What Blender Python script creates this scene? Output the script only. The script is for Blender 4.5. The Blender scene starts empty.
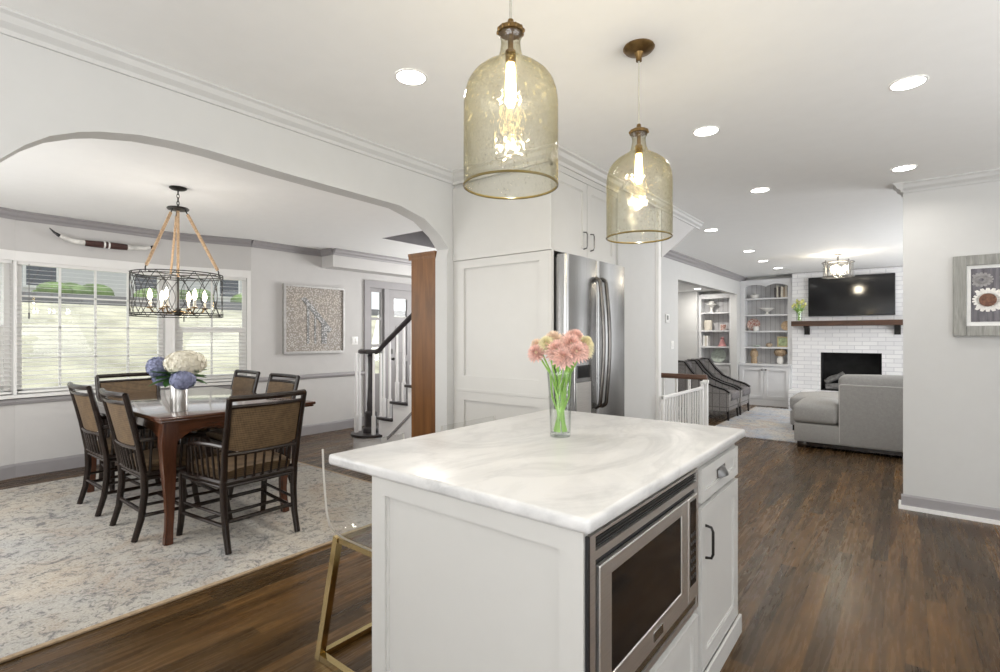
import bpy, bmesh, math, random
from mathutils import Vector, Matrix
random.seed(7)
S = bpy.context.scene
COL = S.collection
PI = math.pi

# ------------------------------------------------------------------ camera, world, light, exposure
cam_d = bpy.data.cameras.new('camera')
cam = bpy.data.objects.new('camera', cam_d); COL.objects.link(cam)
cam.location = (0, 0, 1.37); cam.rotation_euler = (PI/2, 0, math.radians(38.502))
cam_d.sensor_width = 36.0; cam_d.lens = 509.117*36/1000; cam_d.clip_start = .05
S.camera = cam
S.view_settings.view_transform = 'Standard'; S.view_settings.look = 'None'
S.view_settings.gamma = 1.0; S.view_settings.use_curve_mapping = False
S.view_settings.exposure = 0.38
S.cycles.diffuse_bounces = 6; S.cycles.transparent_max_bounces = 24; S.cycles.max_bounces = 14
S.cycles.sample_clamp_indirect = 6.0
W = bpy.data.worlds.new('daylight'); S.world = W; W.use_nodes = True
W.node_tree.nodes['Background'].inputs[0].default_value = (.93, .96, 1.0, 1)
W.node_tree.nodes['Background'].inputs[1].default_value = 1.05

def area(name, loc, rot, sx, sy, power, col=(1, 1, 1), spread=140):
    d = bpy.data.lights.new(name, 'AREA'); d.shape = 'RECTANGLE'; d.size = sx; d.size_y = sy
    d.energy = power; d.color = col; d.spread = math.radians(spread)
    o = bpy.data.objects.new(name, d); COL.objects.link(o); o.location = loc; o.rotation_euler = rot
    return o
# fill lights added out of view, in place of daylight through unseen windows
UP = math.radians(62)
area('kitchen_rear_fill_light', (.2, -2.36, 1.3), (PI/2+math.radians(46), 0, 0), 4.2, 1.6, 100, (1, .995, .985), 180)
area('kitchen_side_fill_light', (2.86, 1.6, 1.35), (PI/2+UP, 0, PI/2), 4.0, 1.8, 74, (1, .995, .985))
area('living_fill_light', (2.86, 8.4, 1.4), (PI/2+math.radians(35), 0, PI/2), 4.2, 1.8, 105, (.97, .98, 1))
area('dining_side_fill_light', (-4.6, -.54, 1.45), (PI/2-math.radians(18), 0, 0), 2.4, 1.6, 46, (1, .99, .98), 180)
area('hall_fill_light', (-4.6, 7.22, 1.6), (-PI/2-math.radians(15), 0, 0), 1.8, 1.6, 74, (1, .99, .98))
sd = bpy.data.lights.new('sun', 'SUN'); sd.energy = 2.4; sd.angle = math.radians(3); sd.color = (1, .96, .88)
so = bpy.data.objects.new('sun', sd); COL.objects.link(so); so.rotation_euler = (math.radians(18), math.radians(-6), 0)

# ------------------------------------------------------------------ mesh helpers
class MB:
    def __init__(s): s.bm = bmesh.new()
    def box(s, x0, x1, y0, y1, z0, z1, bev=0, rot=None, seg=2):
        c = Vector(((x0+x1)/2, (y0+y1)/2, (z0+z1)/2))
        M = Matrix.Translation(c) @ (rot.to_4x4() if rot else Matrix()) @ Matrix.Diagonal((abs(x1-x0), abs(y1-y0), abs(z1-z0), 1))
        vs = bmesh.ops.create_cube(s.bm, size=1, matrix=M)['verts']
        if bev:
            es = list({e for v in vs for e in v.link_edges})
            bmesh.ops.bevel(s.bm, geom=es, offset=bev, segments=seg, affect='EDGES', profile=.5)
        return s
    def face(s, pts): s.bm.faces.new([s.bm.verts.new(p) for p in pts]); return s
    def prism(s, poly, axis, a0, a1):
        """poly: 2-D points in the two other axes (in x,y,z order), extruded along axis"""
        def P(p, a):
            if axis == 'x': return (a, p[0], p[1])
            if axis == 'y': return (p[0], a, p[1])
            return (p[0], p[1], a)
        A = [s.bm.verts.new(P(p, a0)) for p in poly]; B = [s.bm.verts.new(P(p, a1)) for p in poly]
        n = len(poly)
        s.bm.faces.new(A); s.bm.faces.new(B[::-1])
        for i in range(n): s.bm.faces.new((A[i], B[i], B[(i+1) % n], A[(i+1) % n]))
        return s
    def extr(s, prof, p0, p1, out):
        """profile (u along out, v along z) swept from p0 to p1 (3-D)"""
        o = Vector(out).normalized(); z = Vector((0, 0, 1))
        A = [s.bm.verts.new(Vector(p0)+o*u+z*v) for u, v in prof]; B = [s.bm.verts.new(Vector(p1)+o*u+z*v) for u, v in prof]
        n = len(prof)
        s.bm.faces.new(A); s.bm.faces.new(B[::-1])
        for i in range(n): s.bm.faces.new((A[i], B[i], B[(i+1) % n], A[(i+1) % n]))
        return s
    def tube(s, pts, r, seg=8, closed=False, flat=None):
        pts = [Vector(p) for p in pts]; n = len(pts)
        rs = r if isinstance(r, (list, tuple)) else [r]*n
        prev = None; rings = []
        for i, p in enumerate(pts):
            if closed: t = (pts[(i+1) % n]-pts[i-1])
            else: t = pts[min(i+1, n-1)]-pts[max(i-1, 0)]
            t.normalize()
            if prev is None:
                up = Vector((0, 0, 1)) if abs(t.z) < .9 else Vector((0, 1, 0))
                a = t.cross(up).normalized()
            else:
                a = prev-t*prev.dot(t)
                a = a.normalized() if a.length > 1e-6 else t.orthogonal().normalized()
            prev = a; b = t.cross(a)
            fx = flat if flat else 1
            off = PI/seg if seg == 4 else 0
            rings.append([s.bm.verts.new(p+(a*math.cos(off+2*PI*k/seg)*fx+b*math.sin(off+2*PI*k/seg))*rs[i]) for k in range(seg)])
        m = n if closed else n-1
        for i in range(m):
            A, B = rings[i], rings[(i+1) % n]
            for k in range(seg): s.bm.faces.new((A[k], A[(k+1) % seg], B[(k+1) % seg], B[k]))
        if not closed:
            s.bm.faces.new(rings[0][::-1]); s.bm.faces.new(rings[-1])
        return s
    def bar(s, p0, p1, r, seg=4): return s.tube([p0, p1], r, seg)
    def lathe(s, prof, cx, cy, seg=32, z0=0, caps=True, wob=0):
        rings = []
        for r, z in prof:
            rings.append([s.bm.verts.new((cx+max(r, 1e-4)*math.cos(2*PI*k/seg)*(1+wob*math.sin(3*2*PI*k/seg)), cy+max(r, 1e-4)*math.sin(2*PI*k/seg), z0+z)) for k in range(seg)])
        for A, B in zip(rings, rings[1:]):
            for k in range(seg): s.bm.faces.new((A[k], A[(k+1) % seg], B[(k+1) % seg], B[k]))
        if caps:
            s.bm.faces.new(rings[0][::-1]); s.bm.faces.new(rings[-1])
        return s
    def ell(s, c, r, u=14, v=9, rot=None):
        M = Matrix.Translation(c) @ (rot.to_4x4() if rot else Matrix()) @ Matrix.Diagonal((r[0], r[1], r[2], 1))
        bmesh.ops.create_uvsphere(s.bm, u_segments=u, v_segments=v, radius=1, matrix=M); return s
    def grid(s, f, nu, nv, thick=None):
        """f(u,v)->point sheet; thick gives a solid of that thickness"""
        V = [[Vector(f(i/nu, j/nv)) for j in range(nv+1)] for i in range(nu+1)]
        def nrm(i, j):
            a = V[min(i+1, nu)][j]-V[max(i-1, 0)][j]; b = V[i][min(j+1, nv)]-V[i][max(j-1, 0)]
            return a.cross(b).normalized()
        A = [[s.bm.verts.new(V[i][j]) for j in range(nv+1)] for i in range(nu+1)]
        for i in range(nu):
            for j in range(nv): s.bm.faces.new((A[i][j], A[i+1][j], A[i+1][j+1], A[i][j+1]))
        if thick:
            B = [[s.bm.verts.new(V[i][j]-nrm(i, j)*thick) for j in range(nv+1)] for i in range(nu+1)]
            for i in range(nu):
                for j in range(nv): s.bm.faces.new((B[i][j], B[i][j+1], B[i+1][j+1], B[i+1][j]))
            for i in range(nu):
                for j in (0, nv):
                    q = (A[i][j], B[i][j], B[i+1][j], A[i+1][j]); s.bm.faces.new(q if j == 0 else q[::-1])
            for j in range(nv):
                for i in (0, nu):
                    q = (A[i][j], A[i][j+1], B[i][j+1], B[i][j]); s.bm.faces.new(q if i == 0 else q[::-1])
        return s
    def done(s, name, m, parent=None, loc=None, smooth=True, ang=38, kind=None, label=None):
        bmesh.ops.recalc_face_normals(s.bm, faces=s.bm.faces[:])
        if parent is not None: base = wl(parent)
        elif loc is not None: base = Vector(loc)
        else:
            xs = [v.co.x for v in s.bm.verts]; ys = [v.co.y for v in s.bm.verts]; zs = [v.co.z for v in s.bm.verts]
            base = Vector(((min(xs)+max(xs))/2, (min(ys)+max(ys))/2, min(zs)))
        for v in s.bm.verts: v.co -= base
        me = bpy.data.meshes.new(name); s.bm.to_mesh(me); s.bm.free()
        if smooth:
            me.polygons.foreach_set('use_smooth', [True]*len(me.polygons)); me.set_sharp_from_angle(angle=math.radians(ang))
        me.materials.append(M[m])
        o = bpy.data.objects.new(name, me); COL.objects.link(o)
        if parent is not None: o.parent = parent
        else: o.location = base
        if kind: o['kind'] = kind
        if label: o['label'] = label
        return o
def wl(o):
    v = Vector((0, 0, 0))
    while o is not None: v = v+o.location; o = o.parent
    return v
def thing(name, label, cat, loc=(0, 0, 0), group=None):
    o = bpy.data.objects.new(name, None); COL.objects.link(o); o.location = loc; o.empty_display_size = .1
    return tag(o, label, cat, group)
def tag(o, label, cat, group=None):
    o['label'] = label; o['category'] = cat
    if group: o['group'] = group
    return o
def kids(o): return [c for c in bpy.data.objects if c.parent == o]
def copy_tree(o, parent=None):
    c = o.copy(); COL.objects.link(c)
    if parent: c.parent = parent
    for ch in kids(o): copy_tree(ch, c)
    return c
def again(o, loc, rz, label, group=None):
    c = copy_tree(o); c.location = loc; c.rotation_euler = (0, 0, rz); c['label'] = label
    if group: c['group'] = group
    return c
def structure(mb, name, m, parent=None, **k): return mb.done(name, m, parent, kind='structure', **k)

# ------------------------------------------------------------------ materials
M = {}
class NT:
    def __init__(s, name):
        s.m = bpy.data.materials.new(name); s.m.use_nodes = True; s.t = s.m.node_tree; s.n = s.t.nodes
        s.p = s.n['Principled BSDF']; s.out = s.n['Material Output']; M[name] = s.m
    def add(s, typ, **k):
        n = s.n.new(typ)
        for a, v in k.items():
            if a in n.inputs.keys() if isinstance(a, str) and a[0].isupper() else False: n.inputs[a].default_value = v
            else: setattr(n, a, v)
        return n
    def link(s, a, b): s.t.links.new(a, b); return s
    def coord(s, scale=(1, 1, 1), rot=(0, 0, 0), kind='Object'):
        c = s.n.new('ShaderNodeTexCoord'); mp = s.n.new('ShaderNodeMapping')
        mp.inputs['Scale'].default_value = scale; mp.inputs['Rotation'].default_value = rot
        s.link(c.outputs[kind], mp.inputs['Vector']); return mp.outputs['Vector']
    def noise(s, vec, scale=5, detail=4, rough=.55, dist=0):
        n = s.n.new('ShaderNodeTexNoise'); n.inputs['Scale'].default_value = scale; n.inputs['Detail'].default_value = detail
        n.inputs['Roughness'].default_value = rough; n.inputs['Distortion'].default_value = dist
        s.link(vec, n.inputs['Vector']); return n.outputs['Fac']
    def ramp(s, fac, stops):
        r = s.n.new('ShaderNodeValToRGB'); e = r.color_ramp.elements
        while len(e) < len(stops): e.new(.5)
        for k, (p, c) in zip(e, stops): k.position = p; k.color = (*c, 1)
        s.link(fac, r.inputs['Fac']); return r.outputs['Color']
    def mix(s, fac, a, b, mode='MIX'):
        n = s.n.new('ShaderNodeMix'); n.data_type = 'RGBA'; n.blend_type = mode
        for v, sock in ((fac, n.inputs[0]), (a, n.inputs[6]), (b, n.inputs[7])):
            if isinstance(v, (int, float)): sock.default_value = v
            elif isinstance(v, tuple): sock.default_value = (*v, 1)
            else: s.link(v, sock)
        return n.outputs[2]
    def bump(s, h, strength=.2, dist=.01):
        b = s.n.new('ShaderNodeBump'); b.inputs['Strength'].default_value = strength; b.inputs['Distance'].default_value = dist
        s.link(h, b.inputs['Height']); s.link(b.outputs['Normal'], s.p.inputs['Normal']); return b
    def set(s, col=None, rough=None, metal=None, spec=None, coat=None):
        P = s.p.inputs
        if col is not None:
            if isinstance(col, tuple): P['Base Color'].default_value = (*col, 1)
            else: s.link(col, P['Base Color'])
        if rough is not None:
            if isinstance(rough, (int, float)): P['Roughness'].default_value = rough
            else: s.link(rough, P['Roughness'])
        if metal is not None: P['Metallic'].default_value = metal
        if spec is not None: P['Specular IOR Level'].default_value = spec
        if coat is not None: P['Coat Weight'].default_value = coat; P['Coat Roughness'].default_value = .08
        return s
def flat(name, col, rough=.5, metal=0, var=.06, scale=9, spec=None, coat=None):
    n = NT(name); f = n.noise(n.coord(), scale, 3)
    n.set(n.ramp(f, [(.3, tuple(c*(1-var) for c in col)), (.7, tuple(min(1, c*(1+var)) for c in col))]), rough, metal, spec, coat)
    return n
def emit(name, col, strength):
    n = NT(name); n.p.inputs['Base Color'].default_value = (*col, 1); n.p.inputs['Emission Color'].default_value = (*col, 1)
    n.p.inputs['Emission Strength'].default_value = strength; return n
def glassy(name, tint, edge, refl=.06, rough=.02, bump=None, edgep=3, body=0.0):
    """thin architectural glass: see-through tint + mirror reflection, deeper tint where seen edge-on"""
    n = NT(name); n.n.remove(n.p)
    tr = n.n.new('ShaderNodeBsdfTransparent'); gl = n.n.new('ShaderNodeBsdfGlossy'); gl.inputs['Roughness'].default_value = rough
    lw = n.n.new('ShaderNodeLayerWeight'); lw.inputs['Blend'].default_value = .5
    pw = n.n.new('ShaderNodeMath'); pw.operation = 'POWER'; n.link(lw.outputs['Facing'], pw.inputs[0]); pw.inputs[1].default_value = edgep
    n.link(n.mix(pw.outputs[0], tint, edge), tr.inputs['Color'])
    p5 = n.n.new('ShaderNodeMath'); p5.operation = 'POWER'; n.link(lw.outputs['Facing'], p5.inputs[0]); p5.inputs[1].default_value = 5
    mul = n.n.new('ShaderNodeMath'); mul.operation = 'MULTIPLY_ADD'; n.link(p5.outputs[0], mul.inputs[0]); mul.inputs[1].default_value = .75; mul.inputs[2].default_value = refl
    mul.use_clamp = True
    mx = n.n.new('ShaderNodeMixShader'); n.link(mul.outputs[0], mx.inputs[0]); n.link(tr.outputs[0], mx.inputs[1]); n.link(gl.outputs[0], mx.inputs[2])
    last = mx
    if bump:
        vec = n.coord((1, 1, .55)); h = n.noise(vec, bump, 2, .5)
        b = n.n.new('ShaderNodeBump'); b.inputs['Strength'].default_value = .55; b.inputs['Distance'].default_value = .006
        n.link(h, b.inputs['Height']); n.link(b.outputs['Normal'], gl.inputs['Normal'])
    if body:
        tl = n.n.new('ShaderNodeBsdfTranslucent'); tl.inputs['Color'].default_value = (*edge, 1)
        m2 = n.n.new('ShaderNodeMixShader'); m2.inputs[0].default_value = body
        if bump:
            n.link(n.ramp(n.noise(n.coord((1, 1, .7)), bump*1.6, 3, .6), [(.50, (body*.4,)*3), (.60, (body*1.2,)*3), (.70, (min(1, body*6),)*3)]), m2.inputs[0])
        n.link(last.outputs[0], m2.inputs[1]); n.link(tl.outputs[0], m2.inputs[2]); last = m2
    n.link(last.outputs[0], n.out.inputs['Surface']); return n

flat('wall_paint', (.575, .575, .565), .7, var=.012)
flat('wall_cool', (.56, .55, .54), .75, var=.015)
flat('ceiling_paint', (.88, .885, .875), .85, var=.01)
flat('trim_white', (.80, .795, .78), .45, var=.015)
flat('trim_gray', (.30, .288, .295), .5, var=.03)
flat('cabinet_paint', (.57, .563, .54), .38, var=.012)
flat('builtin_paint', (.66, .665, .675), .45, var=.015)
flat('beadboard', (.52, .52, .53), .5, var=.03)
flat('door_gray', (.27, .26, .262), .45, var=.03)
flat('black_metal', (.022, .02, .018), .42, .5)
flat('dark_gray_metal', (.10, .098, .095), .45, .6)
flat('aged_brass', (.20, .125, .05), .38, .9, var=.25, scale=40)
flat('bright_brass', (.52, .40, .19), .16, 1, var=.1, scale=14)
flat('pewter', (.23, .225, .22), .3, 1, var=.15, scale=30)
flat('dark_steel', (.16, .15, .14), .22, 1, var=.2)
flat('piping_gray', (.56, .55, .53), .9)
flat('rope', (.46, .32, .20), .85, var=.25, scale=60)
flat('candle_sleeve', (.75, .70, .60), .6)
flat('black_gloss', (.006, .006, .007), .09, 0, spec=.5)
flat('black_slot', (.012, .012, .013), .5)
flat('plate_white', (.82, .82, .80), .35)
flat('soot', (.012, .012, .012), .9, var=.4)
flat('ash_log', (.16, .155, .15), .9, var=.5, scale=18)
flat('dark_stain', (.015, .0085, .006), .25, var=.4, scale=22)
flat('stair_white', (.86, .86, .87), .5, var=.01)
flat('stair_dark', (.035, .03, .032), .3, var=.3)
flat('leaf', (.05, .13, .035), .5, var=.4, scale=30)
flat('stem_green', (.26, .47, .09), .45, var=.2, scale=20)
flat('hydrangea_cream', (.78, .74, .62), .7, var=.1, scale=40)
flat('hydrangea_blue', (.24, .26, .40), .7, var=.4, scale=50)
flat('petal_pink', (.76, .53, .47), .7, var=.25, scale=60)
flat('petal_peach', (.80, .66, .54), .6, var=.2, scale=60)
flat('petal_yellow', (.78, .73, .50), .6, var=.15, scale=60)
flat('petal_white', (.80, .78, .74), .6, var=.1, scale=60)
flat('petal_gray', (.30, .29, .29), .6, var=.25, scale=40)
flat('flower_center', (.17, .08, .05), .7, var=.4, scale=60)
flat('tulip_yellow', (.58, .58, .22), .6, var=.2, scale=30)
flat('silver_vase', (.55, .54, .52), .3, .8, var=.1)
flat('horn_white', (.66, .65, .62), .3, var=.35, scale=8)
flat('horn_black', (.012, .011, .012), .25)
flat('horn_leather', (.055, .022, .018), .55, var=.4, scale=20)
n = NT('china_red'); n.set(n.ramp(n.noise(n.coord(), 34, 3), [(.42, (.36, .15, .12)), (.52, (.55, .42, .36)), (.6, (.62, .58, .54))]), .4)
flat('china_white', (.74, .73, .70), .3, var=.1)
flat('china_green', (.42, .47, .42), .35, var=.25, scale=20)
flat('wicker', (.42, .31, .20), .8, var=.4, scale=60)
flat('photo_green', (.35, .42, .24), .5, var=.5, scale=14)
flat('gold_frame', (.55, .47, .27), .4, .5)
flat('book_cream', (.62, .58, .50), .7, var=.1)
flat('book_dark', (.09, .08, .08), .7, var=.2)
flat('book_tan', (.42, .33, .24), .7, var=.2)
flat('book_rose', (.50, .24, .24), .7, var=.2)
flat('lawn', (.44, .43, .33), .95, var=.35, scale=1.1)
flat('road', (.20, .20, .21), .9, var=.15, scale=.5)
flat('bush', (.13, .20, .07), .9, var=.6, scale=1.5)
flat('house_siding', (.62, .62, .62), .8, var=.05, scale=.5)
flat('house_roof', (.17, .17, .18), .9, var=.15)
flat('ext_glass', (.10, .11, .13), .15)
flat('acrylic_edge', (.70, .70, .69), .2)
emit('lamp_lens', (1, .97, .90), 9)
emit('bulb_warm', (1, .72, .30), 16)
emit('bulb_white', (1, .86, .62), 14)
glassy('amber_glass', (.915, .905, .835), (.46, .42, .25), .07, .06, bump=70, edgep=1.8, body=.05)
glassy('clear_glass', (.965, .975, .965), (.62, .66, .64), .05, .02)
glassy('pane_glass', (.96, .97, .97), (.8, .82, .82), .04, .01)
glassy('acrylic', (.98, .98, .975), (.80, .80, .79), .05, .02, edgep=4)
glassy('acrylic_rim', (.9, .89, .87), (.92, .91, .89), .10, .08, body=.6)
glassy('seeded_glass', (.93, .92, .89), (.6, .58, .54), .08, .05, bump=30)

def wood(name, dark, light, axis=1, scale=1.0, rough=.3, coat=None, plank=None):
    n = NT(name)
    st = [9, 9, 9]; st[axis] = .7
    v = n.coord(tuple(a*scale for a in st))
    g1 = n.noise(v, 2.2, 8, .62, 1.2); g2 = n.noise(v, 9, 5, .6, .3)
    c = n.ramp(g1, [(.28, dark), (.5, tuple((a+b)/2 for a, b in zip(dark, light))), (.74, light)])
    c = n.mix(.22, c, n.ramp(g2, [(.35, (.25, .25, .25)), (.62, (1, 1, 1))]), 'MULTIPLY')
    if plank:
        L, w = plank
        vec = n.coord((1, 1, 1), (0, 0, PI/2))
        b = n.n.new('ShaderNodeTexBrick'); b.offset = .37; b.offset_frequency = 2; b.squash = 1
        b.inputs['Color1'].default_value = (.60, .60, .58, 1); b.inputs['Color2'].default_value = (1.12, 1.06, .98, 1); b.inputs['Mortar'].default_value = (.30, .28, .26, 1)
        b.inputs['Scale'].default_value = 1; b.inputs['Mortar Size'].default_value = .0013; b.inputs['Mortar Smooth'].default_value = .2
        b.inputs['Bias'].default_value = -.1; b.inputs['Brick Width'].default_value = L; b.inputs['Row Height'].default_value = w
        n.link(vec, b.inputs['Vector'])
        c = n.mix(1.0, c, b.outputs['Color'], 'MULTIPLY')
        r = n.ramp(g2, [(.3, (rough*.85,)*3), (.7, (rough*1.2,)*3)]); n.set(rough=r, spec=.26)
        n.bump(b.outputs['Fac'], -.12, .004) if False else None
    else: n.set(rough=rough)
    n.set(col=c, coat=coat); return n
n = NT('floor_wood')
g1 = n.noise(n.coord((9, .75, 9)), 2.0, 7, .6, 1.1); g2 = n.noise(n.coord((13, 1.0, 9)), 3, 5, .6, .3); big = n.noise(n.coord((2.2, .8, 1)), 1.6, 4, .6, .6)
c = n.ramp(g1, [(.30, (.040, .021, .008)), (.5, (.088, .048, .018)), (.70, (.155, .088, .034))])
c = n.mix(n.ramp(big, [(.40, (0,)*3), (.62, (.75,)*3)]), c, n.ramp(g2, [(.32, (.048, .030, .016)), (.68, (.125, .080, .038))]))
b = n.n.new('ShaderNodeTexBrick'); b.offset = .37; b.offset_frequency = 2; b.squash = 1
b.inputs['Color1'].default_value = (.52, .52, .52, 1); b.inputs['Color2'].default_value = (1.32, 1.24, 1.12, 1); b.inputs['Mortar'].default_value = (.55, .53, .5, 1)
b.inputs['Scale'].default_value = 1; b.inputs['Mortar Size'].default_value = .001; b.inputs['Mortar Smooth'].default_value = .3
b.inputs['Bias'].default_value = -.05; b.inputs['Brick Width'].default_value = 1.15; b.inputs['Row Height'].default_value = .083
n.link(n.coord((1, 1, 1), (0, 0, PI/2)), b.inputs['Vector'])
c = n.mix(1.0, c, b.outputs['Color'], 'MULTIPLY')
n.set(c, n.ramp(g2, [(.3, (.24,)*3), (.7, (.30,)*3)]), spec=.2)
wood('cherry', (.035, .011, .006), (.12, .042, .019), 1, .8, .14, coat=1.0)
wood('cherry_vertical', (.04, .013, .006), (.125, .044, .020), 2, .8, .25, coat=.3)
wood('hutch_wood', (.10, .040, .010), (.25, .105, .030), 2, .55, .4)
wood('mantel_wood', (.035, .017, .010), (.13, .06, .032), 0, .8, .5)
wood('rail_wood', (.06, .028, .016), (.17, .08, .045), 0, .8, .35)
wood('gray_frame_wood', (.22, .22, .205), (.42, .42, .39), 2, 1.6, .7)

n = NT('marble'); v = n.coord((1.0, .42, 1), (0, 0, .75))
a1 = n.noise(v, 2.4, 7, .6, 1.1); a2 = n.noise(v, 5, 6, .65, .9)
c = n.ramp(a1, [(.34, (.68, .675, .665)), (.45, (.665, .66, .655)), (.505, (.47, .47, .47)), (.57, (.655, .65, .645)), (.68, (.69, .685, .675))])
c = n.mix(.5, c, n.ramp(a2, [(.36, (.53, .53, .525)), (.56, (.70, .695, .685))])); n.set(c, .3)

n = NT('steel'); v = n.coord((60, 60, 1.2)); f = n.noise(v, 3, 4)
n.set(n.ramp(f, [(.3, (.36, .36, .355)), (.7, (.45, .445, .44))]), .27, 1); n.p.inputs['Anisotropic'].default_value = .4
n = NT('warm_steel'); v = n.coord((60, 2, 60)); f = n.noise(v, 3, 4)
n.set(n.ramp(f, [(.3, (.70, .68, .65)), (.7, (.78, .76, .73))]), .42, 1)

n = NT('cane'); v = n.coord((1, 1, 1)); 
w1 = n.n.new('ShaderNodeTexWave'); w1.bands_direction = 'X'; w1.inputs['Scale'].default_value = 34; w1.inputs['Distortion'].default_value = 1.2; n.link(v, w1.inputs['Vector'])
w2 = n.n.new('ShaderNodeTexWave'); w2.bands_direction = 'Z'; w2.inputs['Scale'].default_value = 22; w2.inputs['Distortion'].default_value = 1.0; n.link(v, w2.inputs['Vector'])
f = n.mix(.5, w1.outputs['Fac'], w2.outputs['Fac']); f2 = n.noise(v, 28, 4)
c = n.mix(.4, n.ramp(f, [(.25, (.045, .028, .013)), (.7, (.175, .112, .056))]), n.ramp(f2, [(.3, (.04, .024, .012)), (.7, (.20, .13, .065))])); n.set(c, .6); n.bump(f, .25, .003)

n = NT('sofa_fabric'); v = n.coord(); f = n.noise(v, 220, 3); g = n.noise(v, 40, 4)
n.set(n.mix(.4, n.ramp(f, [(.3, (.25, .245, .235)), (.7, (.47, .46, .44))]), n.ramp(g, [(.3, (.32, .31, .30)), (.7, (.42, .41, .395))])), .95); n.bump(f, .2, .002)
n = NT('plaid_fabric'); v = n.coord(); f = n.noise(v, 90, 3)
b = n.n.new('ShaderNodeTexBrick'); b.offset = 0; b.inputs['Scale'].default_value = 1; b.inputs['Brick Width'].default_value = .11; b.inputs['Row Height'].default_value = .22
b.inputs['Mortar Size'].default_value = .006; b.inputs['Color1'].default_value = (.34, .325, .31, 1); b.inputs['Color2'].default_value = (.27, .26, .255, 1); b.inputs['Mortar'].default_value = (.05, .045, .045, 1)
n.link(n.coord((1, 1, 1), (PI/2, 0, 0)), b.inputs['Vector'])
n.set(n.mix(.45, b.outputs['Color'], n.ramp(f, [(.3, (.14, .13, .13)), (.7, (.42, .40, .385))])), .85)
n = NT('dark_weave'); v = n.coord(); f = n.noise(v, 60, 4); n.set(n.ramp(f, [(.3, (.07, .066, .07)), (.7, (.24, .225, .23))]), .6)

def rug_mat(name, base, alt, mark, warm, s=1.0):
    n = NT(name); v = n.coord()
    a = n.noise(v, 1.3*s, 6, .6, .8); b_ = n.noise(v, 7*s, 8, .72, 1.5); d = n.noise(v, 26*s, 6, .7, .8); e = n.noise(v, 90, 2)
    c = n.mix(n.ramp(a, [(.35, (0,)*3), (.65, (1,)*3)]), base, alt)
    c = n.mix(n.ramp(n.noise(v, 2.4*s, 5, .6, 1), [(.49, (0,)*3), (.72, (.7,)*3)]), c, warm)
    c = n.mix(n.ramp(b_, [(.535, (0,)*3), (.64, (.85,)*3)]), c, mark)
    c = n.mix(n.ramp(d, [(.53, (0,)*3), (.60, (.7,)*3)]), c, tuple(m*.8 for m in mark))
    c = n.mix(.18, c, n.ramp(e, [(.3, (.2,)*3), (.7, (.9,)*3)]))
    n.set(c, .98); n.bump(e, .3, .004); return n
rug_mat('rug_dining', (.47, .42, .34), (.36, .355, .335), (.06, .06, .065), (.33, .235, .15))
rug_mat('rug_living', (.56, .52, .44), (.36, .41, .50), (.12, .17, .29), (.46, .29, .16), 1.3)
flat('rug_binding', (.34, .25, .16), .9, var=.2, scale=40)

n = NT('white_brick'); v = n.coord((1, 1, 1), (PI/2, 0, 0))
b = n.n.new('ShaderNodeTexBrick'); b.inputs['Scale'].default_value = 1; b.inputs['Brick Width'].default_value = .225; b.inputs['Row Height'].default_value = .075
b.inputs['Mortar Size'].default_value = .006; b.inputs['Mortar Smooth'].default_value = .4; b.inputs['Color1'].default_value = (.80, .80, .80, 1); b.inputs['Color2'].default_value = (.72, .72, .73, 1); b.inputs['Mortar'].default_value = (.56, .56, .58, 1)
n.link(v, b.inputs['Vector']); n.set(b.outputs['Color'], .55); n.bump(b.outputs['Fac'], -.8, .012)

n = NT('pebble_mosaic'); v = n.coord()
vo = n.n.new('ShaderNodeTexVoronoi'); vo.inputs['Scale'].default_value = 46; n.link(v, vo.inputs['Vector'])
f = n.noise(v, 3.5, 3)
c = n.mix(n.ramp(f, [(.4, (0,)*3), (.6, (1,)*3)]), (.58, .52, .45), (.55, .53, .51))
c = n.mix(n.ramp(vo.outputs['Distance'], [(.25, (0,)*3), (.55, (1,)*3)]), c, (.28, .25, .22)); n.set(c, .5); n.bump(vo.outputs['Distance'], -.5, .01)
n = NT('silver_pebble'); v = n.coord()
vo = n.n.new('ShaderNodeTexVoronoi'); vo.inputs['Scale'].default_value = 46; n.link(v, vo.inputs['Vector'])
n.set(n.ramp(vo.outputs['Distance'], [(.25, (.62, .62, .62)), (.55, (.20, .20, .20))]), .35); n.bump(vo.outputs['Distance'], -.5, .01)
flat('silver_frame', (.50, .49, .48), .35, .7, var=.1, scale=30)
n = NT('print_planks'); v = n.coord((14, 1, 1.2)); f = n.noise(v, 2, 6, .6); n.set(n.ramp(f, [(.3, (.04, .035, .045)), (.7, (.21, .20, .22))]), .5)

C = 2.58
# ------------------------------------------------------------------ room shell
XW = -6.48
b = MB()
for r in ((-6.9, -2.65, -2.4, 11.8), (-2.65, -1.72, -2.4, 4.55), (-2.65, -1.72, 5.66, 11.8), (-1.72, 2.9, -2.4, 11.8)):
    b.box(r[0], r[1], r[2], r[3], -.12, 0)
structure(b, 'floor', 'floor_wood', loc=(0, 0, 0), smooth=False)
b = MB()
HX0, HX1, HY0, HY1 = -5.07, -2.9, 4.02, 5.1
for r in ((-6.9, HX0, -2.4, 11.8), (HX0, HX1, -2.4, HY0), (HX0, HX1, HY1, 11.8), (HX1, 2.9, -2.4, 11.8)):
    b.box(r[0], r[1], r[2], r[3], C, C+.12)
structure(b, 'ceiling', 'ceiling_paint', loc=(0, 0, C), smooth=False)
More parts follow.
